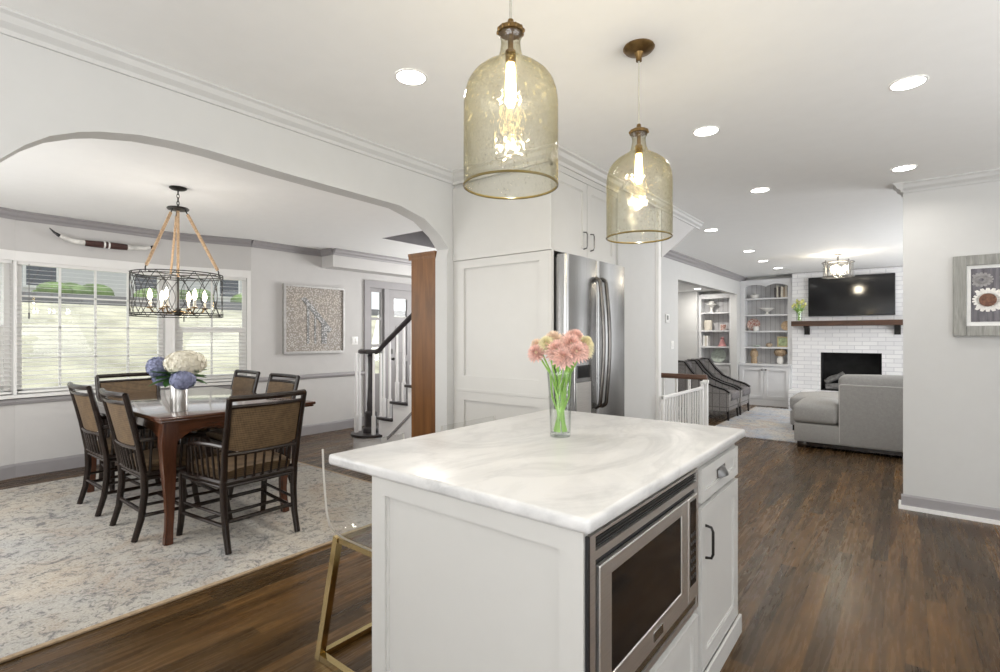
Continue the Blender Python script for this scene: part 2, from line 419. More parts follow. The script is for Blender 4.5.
# stairwell shaft above the dining-side stairs
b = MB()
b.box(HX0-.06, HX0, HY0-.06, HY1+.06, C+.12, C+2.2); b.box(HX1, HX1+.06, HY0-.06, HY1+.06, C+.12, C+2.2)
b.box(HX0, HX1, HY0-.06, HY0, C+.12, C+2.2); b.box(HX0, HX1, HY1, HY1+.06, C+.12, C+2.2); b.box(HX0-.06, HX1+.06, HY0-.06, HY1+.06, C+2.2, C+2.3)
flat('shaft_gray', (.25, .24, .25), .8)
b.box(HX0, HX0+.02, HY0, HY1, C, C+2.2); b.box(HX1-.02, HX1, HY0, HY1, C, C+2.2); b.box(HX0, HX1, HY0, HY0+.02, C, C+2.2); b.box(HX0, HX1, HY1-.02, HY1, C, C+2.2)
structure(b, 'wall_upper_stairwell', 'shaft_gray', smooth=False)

ARCH = [(0.27, 0), (0.27, 1.93), (0.3, 1.99), (0.326, 2.032), (0.395, 2.105), (0.468, 2.162), (0.562, 2.208), (0.628, 2.23), (0.772, 2.26), (0.91, 2.272), (1.062, 2.274), (1.205, 2.269), (1.417, 2.261), (1.69, 2.255), (2.01, 2.25), (2.254, 2.245), (2.481, 2.195), (2.629, 2.105), (2.718, 2.015), (2.7, 1.95), (2.7, 0)]
poly = [(-2.4, 0)]+ARCH+[(7.6, 0), (7.6, 2.215), (11.0, 2.215), (11.0, 0), (11.5, 0), (11.5, C), (-2.4, C)]
structure(MB().prism(poly, 'x', -2.77, -2.65), 'wall_left', 'wall_paint', ang=30)
# far wall of the living room and the nook seen through the opening
structure(MB().box(-4.4, 2.9, 11.5, 11.8, 0, C), 'wall_far', 'wall_paint', smooth=False)
b = MB(); b.box(-4.4, -4.28, 7.4, 11.5, 0, C); b.box(-4.28, -2.77, 7.4, 7.52, 0, C)
structure(b, 'wall_nook', 'wall_cool', smooth=False)
structure(MB().box(-4.28, -2.77, 7.52, 11.5, 2.33, C), 'ceiling_nook', 'ceiling_paint', smooth=False)
# right wall stub with the picture
structure(MB().box(-.012, 2.9, 5.165, 5.29, 0, C), 'wall_right', 'wall_paint', smooth=False)
# side and rear walls of kitchen and living room (outside the frame), openings added to let daylight in
b = MB(); b.box(2.9, 3.02, -2.4, -.6, 0, C); b.box(2.9, 3.02, 3.8, 6.1, 0, C); b.box(2.9, 3.02, 10.7, 11.8, 0, C)
b.box(2.9, 3.02, -.6, 3.8, 2.45, C); b.box(2.9, 3.02, 6.1, 10.7, 2.4, C); b.box(2.9, 3.02, 6.1, 10.7, 0, .4); b.box(2.9, 3.02, -.6, 3.8, 0, .3)
structure(b, 'wall_side', 'wall_paint', smooth=False)
b = MB(); b.box(-6.9, -1.3, -2.52, -2.4, 0, C); b.box(2.5, 3.02, -2.52, -2.4, 0, C); b.box(-1.3, 2.5, -2.52, -2.4, 2.4, C); b.box(-1.3, 2.5, -2.52, -2.4, 0, .6)
structure(b, 'wall_near', 'wall_paint', smooth=False)
b = MB(); b.box(-6.6, -5.9, -.72, -.6, 0, C); b.box(-3.3, -2.77, -.72, -.6, 0, C); b.box(-5.9, -3.3, -.72, -.6, 0, .6); b.box(-5.9, -3.3, -.72, -.6, 2.3, C)
structure(b, 'wall_dining_side', 'wall_cool', smooth=False)
b = MB(); b.box(-6.6, -5.6, 7.28, 7.4, 0, C); b.box(-3.6, -2.77, 7.28, 7.4, 0, C); b.box(-5.6, -3.6, 7.28, 7.4, 0, .8); b.box(-5.6, -3.6, 7.28, 7.4, 2.45, C)
structure(b, 'wall_hall_end', 'wall_cool', smooth=False)
# front wall (painting, front door) with bay
DY0, DY1 = 4.80, 6.55      # door unit
b = MB(); t = .12
b.box(XW-t, XW, -.72, .12, 0, C); b.box(XW-t, XW, 3.08, DY0, 0, C); b.box(XW-t, XW, DY1, 7.4, 0, C); b.box(XW-t, XW, DY0, DY1, 2.18, C)
structure(b, 'wall_front', 'wall_cool', smooth=False)
BAY = [(XW, .12), (-6.75, .935), (-6.75, 2.275), (XW, 3.08)]
def seg_frame(i):
    p, q = Vector((*BAY[i], 0)), Vector((*BAY[i+1], 0)); u = (q-p).normalized(); nn = Vector((-u.y, u.x, 0))
    if nn.x > 0: nn = -nn
    return p, u, nn, (q-p).length
def sbox(mb, i, u0, u1, n0, n1, z0, z1):
    p, u, nn, L = seg_frame(i)
    q = [p+u*a+nn*c for a, c in ((u0, n0), (u1, n0), (u1, n1), (u0, n1))]
    return mb.prism([(v.x, v.y) for v in q], 'z', z0, z1)
SILL, HEAD = .80, 2.12
OPEN = {}
b = MB()
for i in range(3):
    L = seg_frame(i)[3]; m0, m1 = ((.05, .012), (.012, .06), (.04, .045))[i]
    OPEN[i] = (m0, L-m1)
    sbox(b, i, 0, L, 0, .14, 0, SILL); sbox(b, i, 0, L, 0, .14, HEAD, C); sbox(b, i, 0, m0, 0, .14, SILL, HEAD); sbox(b, i, L-m1, L, 0, .14, SILL, HEAD)
structure(b, 'wall_bay', 'wall_cool', smooth=False)
# window trim of the bay: head casing, mullion casings, stool
b = MB()
for i in range(3):
    L = seg_frame(i)[3]
    sbox(b, i, 0, L, -.018, 0, HEAD-.02, HEAD+.075); sbox(b, i, 0, OPEN[i][0], -.018, 0, SILL, HEAD-.02); sbox(b, i, OPEN[i][1], L, -.018, 0, SILL, HEAD-.02)
    sbox(b, i, 0, L, -.05, .0, SILL-.03, SILL)
structure(b, 'trim_1', 'trim_white', smooth=False)
for i in range(3):
    u0, u1 = OPEN[i]; b = MB()
    fw = .045
    sbox(b, i, u0, u1, .06, .12, SILL, SILL+fw); sbox(b, i, u0, u1, .06, .12, HEAD-fw, HEAD); sbox(b, i, u0, u0+fw, .06, .12, SILL, HEAD); sbox(b, i, u1-fw, u1, .06, .12, SILL, HEAD)
    if i == 1:
        n_v = 4
        for k in range(1, n_v):
            uu = u0+fw+(u1-u0-2*fw)*k/n_v; sbox(b, i, uu-.009, uu+.009, .075, .105, SILL+fw, HEAD-fw)
        for k in range(1, 4):
            zz = SILL+fw+(HEAD-SILL-2*fw)*k/4; sbox(b, i, u0+fw, u1-fw, .075, .105, zz-.008, zz+.008)
    else:
        zz = 1.45; sbox(b, i, u0+fw, u1-fw, .065, .118, zz-.03, zz+.03)
        mid = (u0+u1)/2; sbox(b, i, mid-.01, mid+.01, .075, .105, SILL+fw, HEAD-fw)
        sbox(b, i, u0+fw, u0+fw+.035, .07, .11, SILL+fw, zz); sbox(b, i, u1-fw-.035, u1-fw, .07, .11, SILL+fw, zz); sbox(b, i, u0+fw, u1-fw, .07, .11, SILL+fw, SILL+fw+.05)
    w = structure(b, 'window_%d' % (i+1), 'trim_white', smooth=False)
    b = MB(); sbox(b, i, u0+fw-.004, u1-fw+.004, .086, .090, SILL+fw-.004, HEAD-fw+.004); b.done('pane', 'pane_glass', w, smooth=False)
# venetian blinds
BL = ['white slatted blind in the narrow bay window at the photo edge', 'wide white slatted blind over the large centre bay window', 'white slatted blind over the narrow bay window behind the chandelier']
for i in range(3):
    u0, u1 = OPEN[i]; p, u, nn, L = seg_frame(i); c = p+u*(u0+u1)/2+nn*.03
    t_ = thing('window_blind', BL[i], 'blind', (c.x, c.y, SILL+.012), 'venetian blinds in the bay')
    b = MB(); sbox(b, i, u0+.006, u1-.006, .008, .052, HEAD-.05, HEAD-.004); b.done('headrail', 'trim_white', t_, smooth=False)
    b = MB(); z = SILL+.05
    while z < HEAD-.06:
        q = []
        for (a, cc, dz) in ((u0+.008, .010, -.002), (u1-.008, .010, -.002), (u1-.008, .050, .002), (u0+.008, .050, .002)):
            v_ = p+u*a+nn*cc; q.append(Vector((v_.x, v_.y, z+dz)))
        A = [b.bm.verts.new(v_) for v_ in q]; B = [b.bm.verts.new(v_+Vector((0, 0, .0022))) for v_ in q]
        b.bm.faces.new(A[::-1]); b.bm.faces.new(B)
        for k in range(4): b.bm.faces.new((A[k], A[(k+1) % 4], B[(k+1) % 4], B[k]))
        z += .0435
    b.done('slat_panel', 'trim_white', t_, smooth=False)
    b = MB(); sbox(b, i, u0+.008, u1-.008, .012, .048, SILL+.012, SILL+.03); b.done('bottom_rail', 'trim_white', t_, smooth=False)
    b = MB(); v_ = p+u*(u0+.09)+nn*.004; b.tube([(v_.x, v_.y, HEAD-.04), (v_.x, v_.y, 1.60)], .003, 6); b.tube([(v_.x, v_.y, 1.60), (v_.x, v_.y, 1.54)], .007, 8); b.done('tilt_wand', 'dark_gray_metal', t_)

# mouldings
CROWN = [(0, 0), (.075, 0), (.075, -.012), (.055, -.022), (.045, -.045), (.02, -.062), (.012, -.085), (0, -.085)]
CROWNK = [(0, 0), (.09, 0), (.09, -.015), (.07, -.028), (.055, -.06), (.022, -.085), (.015, -.11), (0, -.11)]
BASE = [(0, 0), (.014, 0), (.014, .11), (.008, .135), (0, .135)]
RAIL = [(0, 0), (.018, .005), (.026, .03), (.018, .055), (0, .065)]
def mould(prof, path, side, z, name, m, sc=1):
    b = MB(); prof = [(u*sc, v*sc) for u, v in prof]
    for (p, q), o in zip(zip(path, path[1:]), side): b.extr(prof, (*p, z), (*q, z), (*o, 0))
    structure(b, name, m, smooth=False)
bay_out = [tuple(-x for x in seg_frame(i)[2][:2]) for i in range(3)]
fr_path = [(XW, -.6)]+BAY+[(XW, 4.08)]; fr_side = [(1, 0)]+bay_out+[(1, 0)]
mould(CROWN, fr_path, fr_side, C, 'trim_2', 'trim_gray')
mould(CROWN, [(XW, 4.08), (-6.2, 4.08), (-6.2, 7.28)], [(0, -1), (1, 0)], C, 'trim_3', 'trim_gray')
mould(BASE, [(XW, -.6)]+BAY+[(XW, DY0)], [(1, 0)]+bay_out+[(1, 0)], 0, 'baseboard_front', 'trim_gray', 1.0)
mould(RAIL, [(XW, 3.08), (XW, DY0)], [(1, 0)], .775, 'trim_4', 'trim_gray')
mould(RAIL, [(XW, -.6)]+BAY, [(1, 0)]+bay_out, .703, 'trim_5', 'trim_gray')
b = MB(); b.box(XW, -6.2, 4.08, 7.28, 2.335, C); structure(b, 'wall_soffit', 'wall_cool', smooth=False)
mould(CROWNK, [(-2.65, -2.4), (-2.65, 2.766)], [(1, 0)], C, 'trim_6', 'wall_paint', .7)
mould(CROWN, [(-2.65, 6.3), (-2.65, 11.5)], [(1, 0)], C, 'trim_7', 'trim_gray', 1.15)
mould(CROWNK, [(2.9, 5.165), (-.012, 5.165)], [(0, -1)], C, 'trim_8', 'wall_paint', .7)
b = MB().extr([(u*.7, v*.7) for u, v in CROWNK], (-.012, 5.10, C), (-.012, 5.29, C), (-1, 0, 0)); structure(b, 'trim_9', 'wall_paint', smooth=False)
b = MB(); b.extr([(0, .03), (.013, .03), (.013, .10), (.006, .115), (0, .115)], (-.024, 5.165, 0), (2.9, 5.165, 0), (0, -1, 0))
structure(b, 'baseboard_right', 'trim_gray', smooth=False)
b = MB(); b.box(-.040, 2.9, 5.135, 5.165, 0, .03); b.box(-.040, -.012, 5.165, 5.30, 0, .03); structure(b, 'trim_10', 'trim_white', smooth=False)
mould(CROWN, [(-1.72, 11.25), (.7, 11.25)], [(0, -1)], C, 'trim_11', 'trim_gray', 1.0)
mould(BASE, [(-2.65, 5.7), (-2.65, 7.6)], [(1, 0)], 0, 'baseboard_left', 'trim_white')

# fridge wall end, sloped soffit over the basement stairs
b = MB(); b.box(-2.65, -1.775, 3.735, 4.50, 0, C); structure(b, 'wall_kitchen', 'wall_paint', smooth=False)
b = MB(); b.box(-1.85, -1.745, 4.50, 4.56, 0, C); b.box(-2.65, -1.85, 4.50, 4.56, 0, C); structure(b, 'trim_12', 'trim_white', smooth=False)
structure(MB().prism([(4.56, 2.09), (5.62, C), (4.56, C)], 'x', -2.65, -1.735), 'ceiling_stair_slope', 'wall_cool', smooth=False)
mould(CROWNK, [(-1.735, 3.72), (-1.735, 5.62)], [(1, 0)], C, 'trim_13', 'wall_paint', .6)
# basement stair shaft
b = MB(); b.box(-2.77, -2.65, 4.4, 5.8, -1.9, 0); b.box(-1.72, -1.66, 4.5, 5.7, -1.9, -.12); b.box(-2.65, -1.72, 5.66, 5.74, -1.9, -.12); b.box(-2.65, -1.72, 4.43, 4.55, -1.9, -.12)
structure(b, 'wall_basement_stair', 'wall_paint', smooth=False)
b = MB()
for k in range(5): b.box(-2.64, -1.73, 5.6-.22*(k+1), 5.62-.22*k, -1.85, -.19*(k+1))
structure(b, 'floor_basement_steps', 'floor_wood', smooth=False)

# front door unit
b = MB()
for y0, y1 in ((DY0, DY0+.10), (DY1-.10, DY1)): b.box(XW-.06, XW+.025, y0, y1, 0, 2.23)
b.box(XW-.06, XW+.025, DY0+.1, DY1-.1, 2.12, 2.23); b.box(XW-.06, XW+.02, DY0+.38, DY0+.47, 0, 2.12)
structure(b, 'trim_14', 'trim_gray', smooth=False)
b = MB(); y0, y1 = DY0+.10, DY0+.38
b.box(XW-.05, XW-.01, y0, y0+.05, 0, 2.12); b.box(XW-.05, XW-.01, y1-.05, y1, 0, 2.12); b.box(XW-.05, XW-.01, y0+.05, y1-.05, 0, .78); b.box(XW-.05, XW-.01, y0+.05, y1-.05, 2.06, 2.12)
for zz in (1.2, 1.62): b.box(XW-.05, XW-.01, y0+.05, y1-.05, zz, zz+.04)
w = structure(b, 'window_4', 'door_gray', smooth=False)
MB().box(XW-.034, XW-.03, y0+.05, y1-.05, .78, 2.06).done('pane', 'pane_glass', w, smooth=False)
b = MB(); y0, y1 = DY0+.47, DY1-.10; x0, x1 = XW-.05, XW-.005
wpx = [(y0+.12, y0+.40), (y0+.50, y0+.78)]
b.box(x0, x1, y0, y0+.12, 0, 2.12); b.box(x0, x1, y1-.08, y1, 0, 2.12); b.box(x0, x1, y0+.40, y0+.50, 0, 2.12); b.box(x0, x1, y0+.78, y1-.08, 0, 2.12)
for a, c in wpx:
    b.box(x0, x1, a, c, 1.98, 2.12); b.box(x0, x1, a, c, 1.58, 1.68); b.box(x0, x1, a, c, .95, 1.05); b.box(x0, x1, a, c, 0, .2)
    b.box(x0+.01, x1-.014, a, c, 1.05, 1.58); b.box(x0+.01, x1-.014, a, c, .2, .95)
    b.box(x0+.01, x1-.006, a+.04, c-.04, 1.10, 1.53, .006); b.box(x0+.01, x1-.006, a+.04, c-.04, .25, .90, .006)
d = structure(b, 'door_1', 'door_gray', smooth=False)
b = MB()
for a, c in wpx: b.box(x0+.02, x0+.024, a, c, 1.68, 1.98)
b.done('pane', 'pane_glass', d, smooth=False)
b = MB().tube([(x1, y0+.06, 1.0), (x1+.05, y0+.06, 1.0)], .012, 8); b.ell((x1+.06, y0+.06, 1.0), (.025, .025, .025)); b.box(x1, x1+.012, y0+.035, y0+.085, 1.08, 1.16, .004); b.done('door_knob', 'black_metal', d)

# ------------------------------------------------------------------ outdoors
b = MB(); b.prism([(-60, -1.2), (-7.1, -1.2), (-7.1, -.25), (-10, .1), (-20, 2.35), (-24, 2.5), (-60, 2.7)], 'y', -30, 45); structure(b, 'lawn_slope', 'lawn', smooth=False)
b = MB(); b.box(-23.3, -21.9, -26, 40, 2.3, 2.78); structure(b, 'road', 'road', smooth=False)
HB = [(-27, 6.0, 3.6), (-27, 9.5, 3.4), (-27.4, 2.0, 3.9), (-26.6, 13.5, 3.5), (-27, -2.5, 3.6)]
BN = ['green bush on the bank beyond the centre of the bay window', 'green bush on the bank seen through the right window panes', 'green bush on the bank near the left edge of the window', 'green bush farthest along the bank towards the door', 'green bush beyond the narrow left window']
for (x, y, z), l in zip(HB, BN):
    b = MB()
    for k in range(9): b.ell((x+random.uniform(-.6, .6), y+random.uniform(-1.3, 1.3), 2.75+random.uniform(.1, .5)), (random.uniform(.5, .8),)*2+(random.uniform(.3, .55),), 10, 7)
    tag(b.done('bush', 'bush'), l, 'bush', 'bushes on the bank outside')
t_ = thing('neighbour_house', 'white sided house up the slope beyond the bay window', 'house', (-33, 6, 2.55))
MB().box(-37, -30, -6, 17, 2.55, 5.6).done('wall', 'house_siding', t_, smooth=False)
MB().prism([(-37.6, 5.6), (-29.4, 5.6), (-33.5, 8.2)], 'y', -6.5, 17.5).done('roof', 'house_roof', t_, smooth=False)
for y in (-3, 1, 5, 9, 13):
    w = MB().box(-30.04, -29.92, y-.6, y+.6, 3.5, 4.9).done('window', 'trim_white', t_, smooth=False)
    MB().box(-29.93, -29.9, y-.5, y+.5, 3.6, 4.8).done('pane', 'ext_glass', w, smooth=False)

# ------------------------------------------------------------------ shaker helper (face normal along +x or -y)
def shaker(mb, ax, c, a0, a1, z0, z1, st=.06, th=.02, rec=.009, bot=None, top=None):
    bot = st if bot is None else bot; top = st if top is None else top
    def bx(p0, p1, q0, q1, d0, d1):
        if ax == 'x': mb.box(c+d0, c+d1, p0, p1, q0, q1)
        else: mb.box(p0, p1, c-d1, c-d0, q0, q1)
    bx(a0, a0+st, z0, z1, -th, 0); bx(a1-st, a1, z0, z1, -th, 0); bx(a0+st, a1-st, z0, z0+bot, -th, 0); bx(a0+st, a1-st, z1-top, z1, -th, 0)
    bx(a0+st, a1-st, z0+bot, z1-top, -th, -rec)
    for (p0, p1, q0, q1) in ((a0+st, a0+st+.007, z0+bot, z1-top), (a1-st-.007, a1-st, z0+bot, z1-top), (a0+st, a1-st, z0+bot, z0+bot+.007), (a0+st, a1-st, z1-top-.007, z1-top)):
        bx(p0, p1, q0, q1, -rec, -rec+.004)
    return mb
def bar_pull(x, y, z0, z1, r=.0045, out=.03):
    return MB().tube([(x, y, z0), (x+out*.8, y, z0+.004), (x+out, y, z0+.02), (x+out, y, z1-.02), (x+out*.8, y, z1-.004), (x, y, z1)], r, 8)

# ------------------------------------------------------------------ island
ix0, ix1, iy0, iy1 = -1.44, -.602, 1.10, 2.527
isl = thing('kitchen_island', 'white shaker kitchen island with built-in microwave under marble', 'island', (-1.02, 1.78, 0))
b = MB(); b.box(ix0+.02, ix1-.3, iy0+.02, iy1-.02, .0, .89); b.box(ix1-.3, ix1-.03, 1.965, iy1-.02, 0, .89); b.box(ix1-.3, ix1-.03, iy0+.024, 1.965, 0, .345)
b.box(ix1-.3, ix1-.03, 1.947, 1.965, .345, .89); b.box(ix1-.3, ix1-.03, 1.125, 1.947, .882, .89)
b.box(ix1-.04, ix1-.017, iy0+.02, 1.135, .0, .35); b.box(ix1-.04, ix1-.017, 1.947, 1.982, .0, .89); b.box(ix1-.04, ix1-.017, 2.518, iy1, .0, .89); b.box(ix1-.04, ix1-.017, 1.982, 2.518, .867, .89); b.box(ix1-.04, ix1-.017, 1.982, 2.518, .718, .732); b.box(ix1-.04, ix1-.017, 1.135, 1.947, .335, .352)
b.done('cabinet_body', 'cabinet_paint', isl, smooth=False)
b = MB(); shaker(b, 'y', iy0, ix0, ix1-.013, 0, .89, .070, .024, .014, bot=.14, top=.058); b.done('end_panel', 'cabinet_paint', isl, smooth=False)
b = MB(); b.box(ix0-.012, ix1+.012, iy0-.012, iy0, 0, .085, .003); b.box(ix1, ix1+.012, iy0, iy1+.012, 0, .085, .003); b.done('base_moulding', 'cabinet_paint', isl, smooth=False)
dr = shaker(MB(), 'x', ix1, 1.985, 2.515, .735, .864, .038, .018, .007).done('drawer', 'cabinet_paint', isl, smooth=False)
b = MB()
b.grid(lambda u, v: (ix1-.004+.028*math.sin(PI*min(1, v*1.0)*.5)*(math.sin(PI*u)**.6 if 0 < u < 1 else 0), 2.205+.09*u, .822-.038*v+.006*math.sin(PI*u)), 12, 6, .003)
b.box(ix1-.006, ix1+.002, 2.20, 2.30, .818, .828, .003); b.done('cup_pull', 'pewter', dr)
do = shaker(MB(), 'x', ix1, 1.985, 2.515, .09, .715, .062, .018, .008).done('door', 'cabinet_paint', isl, smooth=False)
bar_pull(ix1-.002, 2.030, .515, .64, .0055).done('handle', 'black_metal', do)
shaker(MB(), 'x', ix1, 1.137, 1.942, .09, .333, .055, .018, .008).done('lower_drawer', 'cabinet_paint', isl, smooth=False)
b = MB(); b.box(-1.685, -.59, 1.085, 2.612, .89, .93, .012, seg=3)
tag(b.done('countertop', 'marble'), 'white grey-veined marble slab on the kitchen island', 'countertop')

# built-in microwave
mw = thing('microwave', 'stainless built-in microwave with black door glass in the island', 'microwave', (-.72, 1.515, .355))
y0, y1, z0, z1 = 1.106, 1.945, .362, .878; xf = -.603; xd = -.598
b = MB(); b.box(xf-.27, xf-.022, 1.14, y1-.02, z0+.02, z1-.02); b.box(xf-.022, xf-.012, 1.13, y1-.01, z0+.005, z1-.005); b.done('body', 'black_slot', mw, smooth=False)
b = MB()
b.box(xf-.010, xf, y0, y0+.006, z0, z1)
b.done('side_edge', 'black_slot', mw, smooth=False)
b = MB(); ya, yb = y0+.006, y1
b.box(xf-.010, xf, ya, ya+.028, z0, z1); b.box(xf-.010, xf, yb-.020, yb, z0, z1); b.box(xf-.010, xf, ya+.028, yb-.020, z1-.008, z1); b.box(xf-.010, xf, ya+.028, yb-.020, .812, .834); b.box(xf-.010, xf, ya+.028, yb-.020, z0, z0+.018)
b.done('trim_frame', 'warm_steel', mw, smooth=False)
b = MB()
for zz in (.842, .851, .860): b.box(xf-.011, xf-.003, ya+.028, yb-.020, zz, zz+.0025)
b.done('vent', 'dark_gray_metal', mw, smooth=False)
b = MB(); b.box(xf-.011, xf-.002, ya+.028, yb-.020, z0+.022, z0+.048, .002); b.done('lower_vent', 'steel', mw, smooth=False)
dz0, dz1, dy0, dy1 = .418, .792, 1.156, 1.818; wz0, wz1, wy0, wy1 = .488, .752, 1.222, 1.753
b = MB()
b.box(xf-.01, xd, dy0, wy0, dz0, dz1, .003); b.box(xf-.01, xd, wy1, dy1, dz0, dz1, .003); b.box(xf-.01, xd, wy0-.002, wy1+.002, wz1, dz1, .003); b.box(xf-.01, xd, wy0-.002, wy1+.002, dz0, wz0, .003)
md = b.done('door', 'warm_steel', mw, smooth=False)
MB().box(xf-.01, xd-.003, wy0-.004, wy1+.004, wz0-.004, wz1+.004).done('door_window', 'black_gloss', md, smooth=False)
MB().box(xd, xd+.003, 1.50, 1.575, dz0+.020, dz0+.050, .001).done('badge', 'steel', md, smooth=False)
b = MB(); b.box(xf-.01, xd, 1.824, 1.918, dz0, dz1, .003); cp = b.done('control_panel', 'warm_steel', mw, smooth=False)
MB().box(xd-.002, xd+.001, 1.838, 1.903, .475, .778).done('keypad', 'black_gloss', cp, smooth=False)
b = MB()
for k in range(6):
    for j in range(3): b.box(xd, xd+.002, 1.845+.018*j, 1.856+.018*j, .50+.03*k, .512+.03*k)
b.done('key_buttons', 'dark_gray_metal', cp, smooth=False)

# ------------------------------------------------------------------ flowers helper
def dahlia(mb_p, c, R, nrm, layers=4, petals=13):
    nrm = Vector(nrm).normalized(); a = nrm.orthogonal().normalized(); bb = nrm.cross(a)
    for L in range(layers):
        f = L/(layers-1) if layers > 1 else 0
        el = math.radians(8+62*f); rr = R*(1-.45*f)
        for k in range(petals):
            th = 2*PI*(k+.5*(L % 2))/petals+random.uniform(-.08, .08)
            d = (a*math.cos(th)+bb*math.sin(th)); s_ = (-a*math.sin(th)+bb*math.cos(th))
            dirv = d*math.cos(el)+nrm*math.sin(el); up = -d*math.sin(el)+nrm*math.cos(el)
            base = Vector(c)+nrm*(R*.12*L)
            w = rr*2.6/petals
            p = [base, base+dirv*rr*.6+s_*w+up*.1*rr, base+dirv*rr+up*.02*rr, base+dirv*rr*.6-s_*w+up*.1*rr]
            mb_p.face([p[0], p[1], p[2]]); mb_p.face([p[0], p[2], p[3]])
def floret_ball(mb, c, r, n, fs):
    for i in range(n):
        z = 1-2*(i+.5)/n; ph = i*2.39996; s_ = math.sqrt(1-z*z)
        nr = Vector((s_*math.cos(ph), s_*math.sin(ph), z)); p = Vector(c)+Vector((nr.x*r[0], nr.y*r[1], nr.z*r[2]))*random.uniform(.92, 1.06)
        a = nr.orthogonal().normalized(); a = Matrix.Rotation(random.uniform(0, 6), 3, nr) @ a; bb = nr.cross(a)
        for k in range(4):
            th = k*PI/2; d = a*math.cos(th)+bb*math.sin(th); e = -a*math.sin(th)+bb*math.cos(th)
            mb.face([p-nr*fs*.2, p+d*fs*.6+e*fs*.45+nr*fs*.1, p+d*fs*1.05, p+d*fs*.6-e*fs*.45+nr*fs*.1])
def leaf(mb, p, d, L, w):
    p = Vector(p); d = Vector(d).normalized(); s_ = d.cross(Vector((0, 0, 1))); s_ = s_.normalized() if s_.length > .01 else Vector((1, 0, 0)); up = s_.cross(d)
    m1 = p+d*L*.35-up*.0; m2 = p+d*L*.7-up*L*.06
    mb.face([p, m1+s_*w*.5, m1+up*(-w*.12)]); mb.face([p, m1+up*(-w*.12), m1-s_*w*.5])
    mb.face([m1+s_*w*.5, m2+s_*w*.38, m2+up*(-w*.1), m1+up*(-w*.12)]); mb.face([m1+up*(-w*.12), m2+up*(-w*.1), m2-s_*w*.38, m1-s_*w*.5])
    tip = p+d*L-up*L*.18; mb.face([m2+s_*w*.38, tip, m2+up*(-w*.1)]); mb.face([m2+up*(-w*.1), tip, m2-s_*w*.38])

# island vase of pink flowers
vx, vy = -1.185, 1.915
va = thing('flower_vase', 'clear glass vase of pink and peach flowers on the marble island', 'vase', (vx, vy, .931))
b = MB(); b.lathe([(.0, .0), (.043, .0), (.0445, .008), (.047, .10), (.051, .20), (.056, .252), (.0585, .275), (.0575, .285), (.055, .285), (.0525, .25), (.0475, .20), (.0435, .10), (.041, .016), (0, .014)], vx, vy, 32, .931, caps=False); b.done('glass', 'clear_glass', va)
b = MB(); heads = []
spots = [(-.10, -.02, .365, 'petal_pink', .045), (-.085, .05, .395, 'petal_peach', .045), (-.02, -.05, .375, 'petal_pink', .058), (.035, -.055, .41, 'petal_pink', .056), (-.025, .02, .425, 'petal_peach', .055), (.055, .02, .435, 'petal_pink', .056),
         (.075, -.02, .37, 'petal_pink', .050), (.105, .04, .385, 'petal_yellow', .050), (.0, -.085, .345, 'petal_pink', .055), (.05, -.09, .375, 'petal_pink', .05), (-.06, -.03, .42, 'petal_yellow', .04), (.10, .0, .42, 'petal_yellow', .042)]
rt = Vector((.7826, .6225, 0)); fw_ = Vector((-.6225, .7826, 0))
for k, (l, dpt, h, m, R) in enumerate(spots):
    p = Vector((vx, vy, .931+.345+(h-.345)*.72))+rt*l+fw_*dpt
    th = k*2.4; q0 = Vector((vx+.028*math.cos(th), vy+.028*math.sin(th), .952)); q1 = Vector((vx-.018*math.cos(th)+rt.x*l*.2, vy-.018*math.sin(th)+rt.y*l*.2, 1.10)); q2 = Vector((vx, vy, 1.205))+rt*l*.45+fw_*dpt*.4
    b.tube([q0, q1, q2, p], [.0052, .005, .0045, .004], 6)
    heads.append((p, m, R, (p-Vector((vx, vy, 1.20)))))
for k in range(7):
    th = k*.9; leaf(b, (vx+.02*math.cos(th), vy+.02*math.sin(th), 1.06+.03*k), (math.cos(th)*.3, math.sin(th)*.3, 1), .06, .012)
b.done('stems', 'stem_green', va)
for p, m, R, nr in heads:
    b = MB(); nn = nr.normalized()*.7-fw_*.6; dahlia(b, p, R*1.12, nn, 6, 17); fo = b.done('blossom', m, va)
    b = MB(); b.ell(p+nn.normalized()*R*.42, (R*.2,)*3, 8, 6); b.done('blossom_centre', 'petal_yellow' if m != 'petal_yellow' else 'petal_peach', fo)

